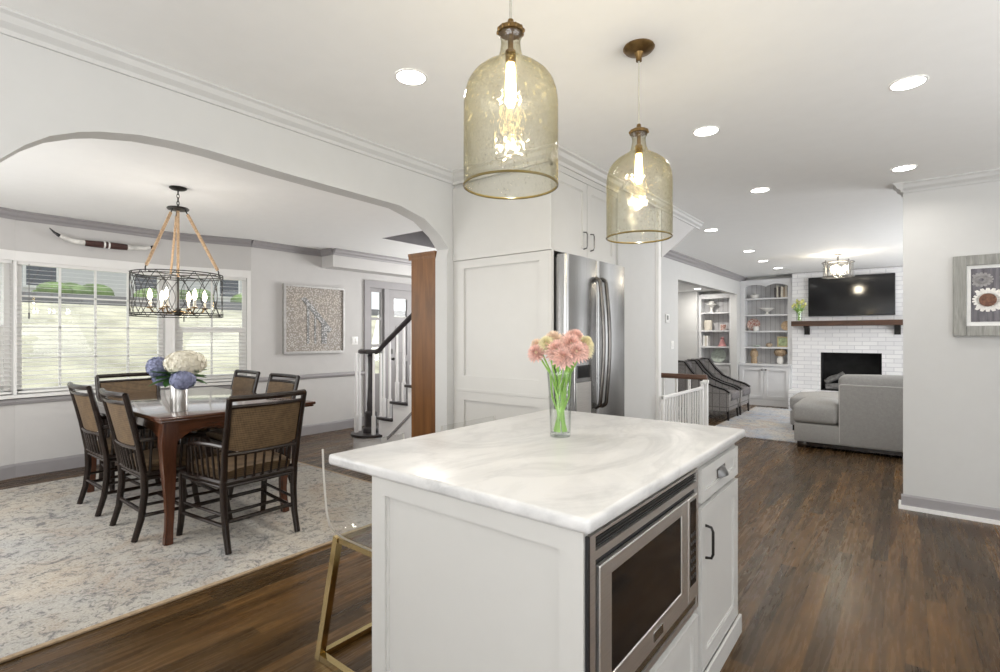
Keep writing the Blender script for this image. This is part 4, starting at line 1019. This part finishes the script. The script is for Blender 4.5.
b = MB(); b.extr([(0, 0), (.012, 0), (.012, .03), (0, .03)], (-4.72, SY0, .16), (XE, SY0, .16+.80*(-4.72-XE)*-1), (0, -1, 0)); b.done('skirt_moulding', 'trim_gray', t_, smooth=False)
nx_, ny_ = -5.07, 3.86
b = MB(); b.lathe([(0, 0), (.095, 0), (.095, .05), (.075, .07), (.075, .22), (.08, .235), (.05, .26), (.05, .30), (.052, .34), (.046, .40), (.037, .55), (.034, .80), (.038, .90), (.044, .925), (.03, .945), (0, .955)], nx_, ny_, 20, RZ, False)
b.done('newel_post', 'stair_dark', t_)
def hz(x): return 1.178 if x < -4.93 else 1.178+.665*(x+4.93)
b = MB(); path = [(-5.07+.215*math.cos(a), ny_+.0+.215*math.sin(a), 1.178) for a in [PI*2.0+.9-k*.45 for k in range(0, 11)]]
path = [(-5.30, 3.90, 1.178), (-5.25, 3.835, 1.178), (-5.1, 3.825, 1.178), (-4.98, 3.83, 1.179), (-4.93, 3.835, 1.182), (-4.88, 3.84, 1.205)]+[(x, 3.845, hz(x)+.008) for x in (-4.8, -4.5, -4.2, -3.8, -3.4, -3.15)]
b.tube(path, .030, 8, flat=1.0); b.lathe([(0, -.02), (.09, -.018), (.10, 0), (.09, .02), (0, .024)], -5.16, 3.86, 20, 1.178, False); b.done('handrail', 'stair_dark', t_)
def baluster(x, y, z0, z1):
    b = MB(); b.box(x-.018, x+.018, y-.018, y+.018, z0, z0+.22); b.tube([(x, y, z0+.22), (x, y, z0+.26), (x, y, (z0+z1)/2), (x, y, z1)], [.018, .015, .0155, .013], 8); b.done('baluster', 'stair_white', t_)
for a in (2.7, 3.35, 4.0, 5.75, 6.3): baluster(-5.07+.185*math.cos(a), ny_+.165*math.sin(a), RZ, 1.165)
for i in range(1, 8):
    x1 = (NX[i+1]) if i < 7 else XE
    for q in (.22, .68):
        x = NX[i]+(x1-NX[i])*q+.01; baluster(x, SY0+.03, RZ*(i+1), hz(x)-.012)

# ------------------------------------------------------------------ basement stair rail and gate
t_ = thing('stair_railing', 'dark wood handrail on white balusters at the head of the basement stairs', 'railing', (-2.17, 5.69, 0))
b = MB(); b.box(-2.64, -1.67, 5.665, 5.725, .895, .95, .012); b.done('handrail', 'rail_wood', t_)
b = MB(); b.box(-1.715, -1.665, 5.672, 5.722, .0, .895, .004); b.done('post', 'trim_white', t_)
for k in range(6): MB().box(-2.60+.145*k, -2.575+.145*k, 5.683, 5.708, 0, .895).done('baluster', 'trim_white', t_)
t_ = thing('safety_gate', 'white slatted safety gate closing off the basement stairs', 'gate', (-1.70, 5.1, 0))
b = MB(); b.box(-1.712, -1.688, 4.47, 5.62, .80, .83, .004); b.box(-1.712, -1.688, 4.47, 5.62, .06, .09, .004); b.box(-1.714, -1.686, 5.60, 5.63, .05, .86, .004); b.box(-1.714, -1.686, 4.47, 4.50, .05, .835, .004); b.done('gate_frame', 'trim_white', t_)
for k in range(14): MB().box(-1.707, -1.693, 4.555+.075*k, 4.569+.075*k, .09, .80).done('gate_bar', 'trim_white', t_)
b = MB(); b.box(-1.72, -1.67, 5.60, 5.66, .855, .885, .004); b.box(-1.70, -1.64, 5.63, 5.66, .86, .90, .004); b.done('latch', 'plate_white', t_)

# ------------------------------------------------------------------ living room
b = MB(); b.box(-2.25, .45, 7.46, 10.75, .001, .010); lr = tag(b.done('living_rug', 'rug_living', smooth=False), 'cream and blue faded rug on the living room floor', 'rug')
# sofa
sf = thing('sofa', 'grey fabric sofa with its back to the kitchen beside the right wall', 'sofa', (.2, 7.7, 0))
SX0, SXB, SX1, Y0_, Y1_ = -1.085, -.615, 1.5, 7.19, 8.12
MB().box(SX0+.01, SX1, Y0_+.005, Y1_, .075, .30, .018).done('base', 'sofa_fabric', sf)
def pillow(x0, x1, y0, y1, z0, z1, puff=.03, bev=.045):
    b = MB(); b.box(x0, x1, y0, y1, z0, z1, bev, seg=4)
    cx_, cy_ = (x0+x1)/2, (y0+y1)/2
    bmesh.ops.subdivide_edges(b.bm, edges=[e for e in b.bm.edges if e.calc_length() > .15], cuts=5, use_grid_fill=True)
    for v_ in b.bm.verts:
        u = (v_.co.x-cx_)/(x1-x0)*2; w = (v_.co.y-cy_)/(y1-y0)*2
        if v_.co.z > (z0+z1)/2: v_.co.z += puff*(1-u*u)*(1-w*w)
    return b
pillow(SX0-.012, SXB+.0, Y0_-.005, Y1_, .305, .53, .05, .06).done('seat_cushion', 'sofa_fabric', sf)
pillow(SXB+.005, .4, Y0_+.24, Y1_, .305, .52, .03).done('seat_cushion', 'sofa_fabric', sf); pillow(.41, 1.49, Y0_+.24, Y1_, .305, .52, .03).done('seat_cushion', 'sofa_fabric', sf)
MB().box(SXB, SX1, Y0_, Y0_+.20, .09, .79, .012, seg=3).done('backrest', 'sofa_fabric', sf)
b = MB(); b.tube([(SXB+.01, Y0_+.006, .11), (SXB+.01, Y0_+.006, .785), (SXB+.02, Y0_+.006, .795), (SX1, Y0_+.006, .795)], .007, 6); b.done('piping', 'piping_gray', sf)
pillow(SXB-.012, .44, Y0_+.075, Y0_+.36, .52, .90, .02, .07).done('back_cushion', 'sofa_fabric', sf); pillow(.45, 1.48, Y0_+.075, Y0_+.36, .52, .90, .02, .07).done('back_cushion', 'sofa_fabric', sf)
for x in (SX0+.09, SX1-.09):
    for y in (Y0_+.08, Y1_-.08): MB().box(x-.05, x+.05, y-.05, y+.05, 0 if y < 7.45 else .0105, .08, .005).done('leg', 'dark_stain', sf)
b = MB(); b.box(SX0+.05, SX1-.05, Y0_+.03, Y1_-.03, .03, .077); b.done('plinth', 'dark_stain', sf, smooth=False)
# ottoman
ot = thing('ottoman', 'grey fabric ottoman behind the sofa arm facing the fireplace', 'ottoman', (-.8, 8.75, .011))
MB().box(-1.30, -.35, 8.35, 9.15, .09, .30, .02).done('base', 'sofa_fabric', ot); pillow(-1.31, -.34, 8.34, 9.16, .30, .50, .06, .06).done('cushion', 'sofa_fabric', ot)
for x in (-1.24, -.41):
    for y in (8.41, 9.09): MB().box(x-.03, x+.03, y-.03, y+.03, .011, .095).done('leg', 'dark_stain', ot)

# armchairs
def make_armchair(x0, y0, label):
    t_ = thing('armchair', label, 'armchair', (x0+.45, y0+.33, 0), 'plaid armchairs by the opening')
    w = .64
    side = [(.02, .16), (.0, .50), (-.06, .90), (-.02, .93), (.10, .92), (.22, .76), (.36, .63), (.55, .545), (.74, .49), (.82, .44), (.82, .36), (.80, .16)]
    for yy, nm in ((y0, 'side_panel'), (y0+w-.075, 'side_panel')):
        MB().prism([(x0+p[0], p[1]) for p in side], 'y', yy, yy+.075).done(nm, 'plaid_fabric', t_, ang=20)
    for yy in (y0, y0+w-.075):
        b = MB(); q = side[2:10]
        b.grid(lambda u, v: (lambda k: (x0+q[min(int(k), len(q)-2)][0]*(1-(k-min(int(k), len(q)-2)))+q[min(int(k), len(q)-2)+1][0]*(k-min(int(k), len(q)-2)), yy-.006+.087*u, .008+q[min(int(k), len(q)-2)][1]*(1-(k-min(int(k), len(q)-2)))+q[min(int(k), len(q)-2)+1][1]*(k-min(int(k), len(q)-2))))(v*(len(q)-1)), 2, 28, .02)
        b.done('arm_rail', 'black_wood', t_)
        b = MB(); b.tube([(x0-.01, yy+.037, .16), (x0-.03, yy+.037, .50), (x0-.075, yy+.037, .91)], .018, 6); b.done('back_post', 'black_wood', t_)
    def back(u, v): return (x0+.02-.07*v+.02, y0+.075+(w-.15)*u, .38+.53*v)
    MB().grid(back, 4, 8, -.07).done('backrest', 'dark_weave', t_)
    MB().box(x0-.075, x0+.03, y0, y0+w, .905, .945, .012).done('top_rail', 'black_wood', t_)
    MB().box(x0+.03, x0+.80, y0+.075, y0+w-.075, .16, .32, .01).done('seat_base', 'plaid_fabric', t_)
    pillow(x0+.06, x0+.85, y0+.078, y0+w-.078, .32, .455, .03, .035).done('seat', 'dark_weave', t_)
    for (lx, ly, tx) in ((.79, .03, .80), (.79, w-.03, .80), (.05, .03, -.02), (.05, w-.03, -.02)):
        MB().tube([(x0+lx, y0+ly, .36 if lx > .5 else .17), (x0+lx, y0+ly, .17), (x0+tx, y0+ly, .0)], [.024, .024, .017], 4).done('leg', 'black_wood', t_, smooth=False)
    return t_
flat('black_wood', (.014, .012, .012), .35)
ac = make_armchair(-3.02, 8.66, 'grey plaid armchair with dark trim closer to the stair railing')
again(ac, (ac.location.x+.0, 9.42+.33, 0), 0, 'grey plaid armchair with dark trim closer to the built-in bookcase')

# ---- built-in bookcase
def bookcase(name, label, x0, x1, yf, shelves, ztop, zbase, arch, base_dep, bottom=0.0):
    t_ = thing(name, label, 'bookcase', ((x0+x1)/2, yf+.12, 0))
    yb = 11.50; th = .085 if arch else .05
    MB().box(x0+th, x1-th, yb-.025, yb-.002, zbase, ztop+.08).done('back_panel', 'beadboard', t_, smooth=False)
    b = MB(); n_ = int((x1-x0-2*th)/.085)
    for k in range(1, n_): xx = x0+th+(x1-x0-2*th)*k/n_; b.box(xx-.004, xx+.004, yb-.028, yb-.024, zbase, ztop+.05)
    b.done('bead_grooves', 'trim_gray', t_, smooth=False)
    for xa in (x0, x1-th): MB().box(xa, xa+th, yf, yb-.002, zbase, 2.5 if arch else ztop+.1).done('side', 'builtin_paint', t_, smooth=False)
    b = MB(); top = 2.5 if arch else ztop+.1
    if arch:
        pts = [(x0+th, top), (x1-th, top)]; n_ = 30
        for k in range(n_+1):
            u = k/n_; z = ztop+.055*abs(math.sin(2*PI*u))**.7-.03*(1-abs(2*u-1))*0
            pts.append((x1-th-(x1-x0-2*th)*u, z-.02))
        b.prism(pts, 'y', yf, yf+.022)
    else: b.box(x0+th, x1-th, yf, yf+.022, ztop, top)
    b.box(x0+th, x1-th, yf+.022, yb-.03, top-.02, top); b.done('valance', 'builtin_paint', t_)
    for z in shelves: MB().box(x0+th, x1-th, yf+.012, yb-.028, z-.028, z).done('shelf', 'builtin_paint', t_, smooth=False)
    MB().box(x0-.0, x1+.0, yf-base_dep-.015, yb-.002, zbase-.035, zbase, .004).done('counter', 'builtin_paint', t_, smooth=False)
    b = MB(); b.box(x0, x1, yf-base_dep+.02, yb-.002, .10, zbase-.035); b.box(x0, x1, yf-base_dep, yb-.002, 0, .10); b.done('base_cabinet', 'builtin_paint', t_, smooth=False)
    xm = (x0+x1)/2; nd = 2
    for (a0, a1, kx) in ((x0+.03, xm-.004, xm-.035), (xm+.004, x1-.03, xm+.035)):
        dd = shaker(MB(), 'y', yf-base_dep, a0, a1, .13, zbase-.06, .06, .03, .022).done('door', 'builtin_paint', t_, smooth=False)
        b = MB(); b.ell((kx, yf-base_dep-.018, zbase-.11), (.018, .02, .018), 10, 8); b.done('knob', 'pewter', dd)
    return t_
SH = [2.13, 1.80, 1.474, 1.15]
bookcase('built_in_bookcase', 'light grey built-in bookcase with scalloped top beside the brick fireplace', -2.645, -1.703, 11.24, SH, 2.37, .815, True, .16)
SH2 = [1.87, 1.49, 1.15]
bookcase('built_in_bookcase', 'smaller light grey built-in bookcase seen through the left opening', -3.47, -2.80, 11.22, SH2, 2.16, .80, False, .04)
b = MB(); b.box(-4.28, -3.48, 11.12, 11.5, 0, 2.33); structure(b, 'wall_nook_far', 'wall_paint', smooth=False)
# shutter-covered window in the nook side wall
b = MB(); b.box(-4.278, -4.25, 9.55, 10.75, .9, 1.98)
structure(b, 'window_5', 'trim_white', smooth=False)
b = MB(); z = .96
while z < 1.93: b.box(-4.25, -4.225, 9.6, 10.7, z, z+.03); z += .06
tag(b.done('louvred_shutter', 'plate_white', smooth=False), 'white louvred shutter on the nook wall behind the armchairs', 'shutter')

def plate(x, y, z, r, m, label, nm='display_plate', cat='plate'):
    b = MB(); b.lathe([(0, 0), (r*.55, .0), (r*.62, .006), (r, .018), (r, .022), (r*.6, .011), (0, .006)], 0, 0, 28, 0, False)
    R_ = Matrix.Rotation(math.radians(78), 4, 'X'); bmesh.ops.transform(b.bm, matrix=Matrix.Translation((x, y, z+r)) @ R_, verts=b.bm.verts[:])
    return tag(b.done(nm, m), label, cat)
def potty(x, y, z, prof, m, label, nm, cat):
    b = MB(); b.lathe(prof, x, y, 20, z, False); return tag(b.done(nm, m), label, cat)
def book(x, z, w, h, m, label, grp, y=11.30, d=.15):
    t_ = thing('book', label, 'book', (x+w/2, y+d/2, z+.001), grp)
    MB().box(x+.002, x+w-.002, y+.004, y+d-.004, z+.004, z+h-.004).done('pages', 'plate_white', t_, smooth=False)
    b = MB(); b.box(x, x+.003, y, y+d, z+.001, z+h); b.box(x+w-.003, x+w, y, y+d, z+.001, z+h); b.box(x, x+w, y-.003, y+.003, z+.001, z+h, .001); b.done('cover', m, t_, smooth=False)
# items on the large bookcase
bx = -2.03
for w, h, m, l in ((.035, .20, 'book_dark', 'black book at the left of the row on the top shelf'), (.03, .23, 'book_cream', 'cream book second in the top shelf row'), (.035, .21, 'book_dark', 'dark book between two cream ones on the top shelf'), (.04, .22, 'book_cream', 'thick cream book on the top shelf'), (.03, .20, 'book_tan', 'tan book near the end of the top shelf row'), (.035, .235, 'book_cream', 'tall cream book at the right end of the top shelf')):
    book(bx, 2.13, w, h, m, l, 'books on the top shelf of the large bookcase'); bx += w+.004
potty(-2.40, 11.36, 2.131, [(0, 0), (.05, 0), (.06, .02), (.085, .06), (.09, .075), (.05, .085), (.02, .10), (.012, .12), (0, .125)], 'china_white', 'white lidded dish on the top left of the large bookcase', 'lidded_dish', 'dish')
potty(-2.17, 11.36, 1.801, [(0, 0), (.06, 0), (.03, .015), (.02, .05), (.05, .07), (.13, .12), (.135, .13), (.05, .085), (0, .08)], 'china_white', 'white pedestal bowl on the second shelf of the large bookcase', 'pedestal_bowl', 'bowl')
plate(-2.42, 11.38, 1.475, .125, 'china_red', 'red patterned plate standing on the third shelf')
plate(-1.83, 11.38, 1.475, .095, 'wicker', 'tan woven plate at the right of the third shelf')
potty(-2.36, 11.29, 1.475, [(0, 0), (.045, 0), (.055, .03), (.055, .08), (.05, .09), (0, .09)], 'china_white', 'small white pot in front of the red plate', 'small_pot', 'pot')
t_ = thing('photo_frame', 'gold framed picture leaning on the fourth shelf', 'picture frame', (-1.88, 11.36, 1.151))
b = MB(); x0, x1, z0, z1 = -1.99, -1.79, 1.151, 1.36
for r in ((x0, x0+.025, z0, z1), (x1-.025, x1, z0, z1), (x0+.025, x1-.025, z0, z0+.025), (x0+.025, x1-.025, z1-.025, z1)): b.box(r[0], r[1], 11.35, 11.37, r[2], r[3])
b.done('frame', 'gold_frame', t_, smooth=False); MB().box(x0+.025, x1-.025, 11.358, 11.366, z0+.025, z1-.025).done('photo', 'photo_green', t_, smooth=False)
potty(-2.13, 11.34, 1.151, [(0, 0), (.04, 0), (.06, .03), (.06, .06), (.03, .08), (0, .08)], 'book_tan', 'small tan bowl left of the gold frame', 'small_bowl', 'bowl')
potty(-2.36, 11.34, 1.151, [(0, 0), (.05, 0), (.075, .02), (.075, .03), (.03, .035), (0, .035)], 'china_green', 'flat green dish on the fourth shelf', 'flat_dish', 'dish')
potty(-2.41, 11.36, .816, [(0, 0), (.055, 0), (.06, .05), (.05, .12), (.075, .16), (.07, .24), (.035, .27), (.05, .30), (0, .30)], 'wicker', 'tan carved figure vase on the lowest shelf at left', 'carved_vase', 'vase')
t_ = thing('small_bouquet', 'white vase of dried flowers on the lowest bookcase shelf', 'vase', (-1.93, 11.33, .816))
MB().lathe([(0, 0), (.04, 0), (.06, .04), (.06, .10), (.04, .14), (.045, .16), (0, .16)], -1.93, 11.33, 18, .816, False).done('pot', 'china_white', t_)
b = MB(); floret_ball(b, (-1.93, 11.33, 1.04), (.11, .09, .075), 60, .028); b.ell((-1.93, 11.33, 1.03), (.09, .07, .065), 12, 8); b.done('dried_flowers', 'wicker', t_)
# items on the small bookcase
potty(-3.24, 11.35, 1.871, [(0, 0), (.05, 0), (.03, .04), (.035, .12), (.10, .17), (.10, .19), (.05, .19), (.05, .24), (0, .25)], 'china_white', 'white cross shaped ornament on the small bookcase top shelf', 'ornament', 'ornament')
potty(-3.31, 11.35, 1.491, [(0, 0), (.07, 0), (.085, .06), (.085, .18), (.07, .22), (0, .22)], 'book_cream', 'cream jar on the second shelf of the small bookcase', 'jar', 'jar')
potty(-3.0, 11.33, 1.491, [(0, 0), (.055, 0), (.06, .05), (.06, .11), (.05, .12), (0, .12)], 'china_red', 'red brown pot on the second shelf of the small bookcase', 'small_pot', 'pot')
bx = -3.40
for w, h, m, l in ((.035, .24, 'plate_white', 'white book at the left end of the small bookcase'), (.03, .22, 'book_cream', 'cream book beside the white one in the small bookcase'), (.03, .23, 'plate_white', 'third pale book in the small bookcase row')):
    book(bx, 1.15, w, h, m, l, 'books in the small bookcase'); bx += w+.004
potty(-3.02, 11.34, 1.151, [(0, 0), (.09, 0), (.07, .03), (.05, .08), (.03, .16), (.045, .18), (0, .2)], 'book_rose', 'rose coloured ornament on the third shelf of the small bookcase', 'ornament', 'ornament')
plate(-3.10, 11.38, .801, .15, 'china_green', 'large grey green plate on the lowest shelf of the small bookcase')

# ---- fireplace
fp = thing('fireplace', 'white painted brick fireplace with black firebox', 'fireplace', (-.6, 11.3, 0))
FX0, FX1, FY, fz0, fz1, fa0, fa1 = -1.70, .75, 11.18, .36, 1.065, -1.232, -.318
b = MB(); b.box(FX0, fa0, FY, 11.495, 0, C); b.box(fa1, FX1, FY, 11.495, 0, C); b.box(fa0, fa1, FY, 11.495, fz1, C); b.box(fa0, fa1, FY, 11.495, 0, fz0)
b.done('chimney_breast', 'white_brick', fp, smooth=False)
b = MB(); b.box(FX0, FX1, FY-.42, FY, 0, .36, .006); b.done('hearth', 'white_brick', fp, smooth=False)
b = MB(); b.box(fa0, fa0+.01, FY+.002, 11.49, fz0, fz1); b.box(fa1-.01, fa1, FY+.002, 11.49, fz0, fz1); b.box(fa0, fa1, 11.47, 11.49, fz0, fz1); b.box(fa0, fa1, FY+.002, 11.49, fz1-.01, fz1); b.box(fa0, fa1, FY+.002, 11.49, fz0, fz0+.012)
b.done('firebox_lining', 'soot', fp, smooth=False)
for k, (a, c, l) in enumerate((((-1.16, 11.25, .425), (-.60, 11.26, .43), 'long grey log lying at the front of the firebox'), ((-1.10, 11.40, .425), (-.50, 11.39, .43), 'grey log at the back of the firebox'), ((-1.17, 11.32, .50), (-.88, 11.35, .68), 'grey log leaning up at the left of the firebox'), ((-.82, 11.32, .545), (-.48, 11.33, .535), 'short grey log laid across the others'))):
    b = MB(); A, B = Vector(a), Vector(c); b.tube([A, A*.7+B*.3+Vector((0, 0, .012)), A*.3+B*.7-Vector((0, 0, .008)), B], [.052, .058, .05, .045], 10); tag(b.done('fire_log', 'ash_log'), l, 'log', 'logs in the firebox')
t_ = thing('mantel_shelf', 'thick dark wood mantel beam on black brackets under the television', 'mantel', (-.6, 11.08, 1.58))
MB().box(-1.69, .72, 10.98, FY-.001, 1.556, 1.650, .006).done('beam', 'mantel_wood', t_, smooth=False)
for x in (-1.45, -.10):
    b = MB(); b.box(x-.045, x+.045, FY-.03, FY, 1.395, 1.556, .004); b.box(x-.045, x+.045, 11.03, FY, 1.526, 1.556, .004); b.prism([(11.05, 1.53), (FY-.02, 1.43), (FY-.02, 1.46), (11.08, 1.53)], 'x', x-.03, x+.03); b.done('bracket', 'black_metal', t_, smooth=False)
t_ = thing('television', 'large black flat television mounted above the mantel', 'television', (-.776, 11.14, 1.735))
b = MB(); b.box(-1.425, -.13, 11.115, 11.155, 1.735, 2.462, .006); b.box(-1.0, -.55, 11.155, FY, 1.9, 2.3); b.done('case', 'black_slot', t_, smooth=False)
MB().box(-1.412, -.143, 11.111, 11.116, 1.75, 2.450).done('screen', 'black_gloss', t_, smooth=False)
t_ = thing('tulip_vase', 'glass vase of yellow tulips on the mantel beside the television', 'vase', (-1.57, 11.08, 1.651))
MB().lathe([(0, 0), (.045, 0), (.047, .01), (.055, .20), (.052, .20), (.043, .015), (0, .012)], -1.57, 11.08, 20, 1.651, False).done('glass', 'clear_glass', t_)
b = MB(); b2 = MB()
for k in range(13):
    th = k*2.4; r = .03+.011*(k % 6); p = (-1.57+r*1.5*math.cos(th), 11.08+r*math.sin(th), 1.651+.28+.035*(k % 4)); b.tube([(-1.57+.02*math.cos(th), 11.08+.02*math.sin(th), 1.665), (-1.57+.01*math.cos(th), 11.08, 1.775), p], .005, 5); b2.ell(p, (.022, .022, .036), 8, 6)
    leaf(b, (-1.57, 11.08, 1.775), (math.cos(th), math.sin(th), 1.4), .17, .03)
b.done('stems', 'stem_green', t_); b2.done('tulips', 'tulip_yellow', t_)
# flush drum light
fx_, fy_ = -.774, 8.985
t_ = thing('drum_ceiling_light', 'bronze and glass drum light on the living room ceiling', 'ceiling light', (fx_, fy_, C))
MB().lathe([(0, 0), (.07, 0), (.07, -.012), (.02, -.022), (.012, -.03), (.012, -.12), (0, -.12)], fx_, fy_, 24, C, False).done('canopy', 'pewter', t_)
b = MB(); n_ = 40
for z in (C-.125, C-.335): b.tube([(fx_+.20*math.cos(2*PI*k/n_), fy_+.20*math.sin(2*PI*k/n_), z) for k in range(n_)], .008, 6, closed=True)
for k in range(4):
    a = PI/4+k*PI/2; b.tube([(fx_+.20*math.cos(a), fy_+.20*math.sin(a), C-.10), (fx_+.20*math.cos(a), fy_+.20*math.sin(a), C-.35)], .008, 6); b.tube([(fx_, fy_, C-.115), (fx_+.2*math.cos(a), fy_+.2*math.sin(a), C-.125)], .006, 6)
b.tube([(fx_, fy_, C-.12), (fx_, fy_, C-.36)], .008, 8); b.done('drum_frame', 'pewter', t_)
MB().lathe([(.19, -.13), (.19, -.33)], fx_, fy_, 40, C, False).done('glass_drum', 'seeded_glass', t_)
for k in range(3):
    a = 2*PI*k/3+.4; ex, ey = fx_+.09*math.cos(a), fy_+.09*math.sin(a)
    ar = MB().tube([(fx_, fy_, C-.31), (ex, ey, C-.31), (ex, ey, C-.25)], .008, 6).done('lamp_arm', 'pewter', t_)
    MB().ell((ex, ey, C-.21), (.03, .03, .042), 12, 9).done('bulb', 'bulb_white', ar)
L = bpy.data.lights.new('drum_glow', 'POINT'); L.energy = 14; L.color = (1, .9, .74); L.shadow_soft_size = .08
o = bpy.data.objects.new('drum_glow', L); COL.objects.link(o); o.parent = t_; o.location = (0, 0, -.22)

# daisy picture on the right wall
t_ = thing('daisy_picture', 'white daisy picture in a weathered grey frame on the right wall', 'picture', (.62, 5.15, 1.37))
x0, x1, z0, z1 = .284, .96, 1.37, 1.968; b = MB(); yf, yb = 5.128, 5.164
for r in ((x0, x0+.075, z0, z1), (x1-.075, x1, z0, z1), (x0+.075, x1-.075, z0, z0+.075), (x0+.075, x1-.075, z1-.075, z1)): b.box(r[0], r[1], yf, yb, r[2], r[3], .003)
b.done('frame', 'gray_frame_wood', t_, smooth=False)
MB().box(x0+.07, x1-.07, 5.148, 5.16, z0+.07, z1-.07).done('mat_board', 'plate_white', t_, smooth=False)
pr = MB().box(x0+.10, x1-.10, 5.144, 5.149, z0+.105, z1-.10).done('print', 'print_planks', t_, smooth=False)
b = MB()
def daisy2d(cx_, cz_, R, n_, clip):
    for L_ in range(2):
        for k in range(n_):
            th = 2*PI*(k+.5*L_)/n_; rr = R*(1-.22*L_); w = rr*3.0/n_
            d = Vector((math.cos(th), 0, math.sin(th)*.8)); s_ = Vector((-math.sin(th), 0, math.cos(th)*.8))
            c0 = Vector((cx_, 5.1435-.0006*L_, cz_)); pts_ = [c0+d*rr*.2, c0+d*rr*.65+s_*w, c0+d*rr*.95+s_*w*.5, c0+d*rr*.95-s_*w*.5, c0+d*rr*.65-s_*w]
            if all(x0+.10 < p.x < x1-.10 and z0+.105 < p.z < z1-.1 for p in pts_): b.face(pts_)
daisy2d(.475, 1.635, .115, 20, 1); daisy2d(.715, 1.62, .10, 16, 1)
b.done('daisy_petals', 'petal_white', pr, smooth=False)
b = MB(); daisy2d(.44, 1.785, .07, 16, 1); daisy2d(.60, 1.80, .065, 16, 1); b.done('gray_daisies', 'petal_gray', pr, smooth=False)
b = MB(); b.prism(disc(.475, 1.635, .048), 'y', 5.139, 5.143); b.done('daisy_centre', 'flower_center', pr, smooth=False)
b = MB(); b.prism(disc(.715, 1.62, .04), 'y', 5.139, 5.143); b.done('daisy_centre', 'flower_center', pr, smooth=False)
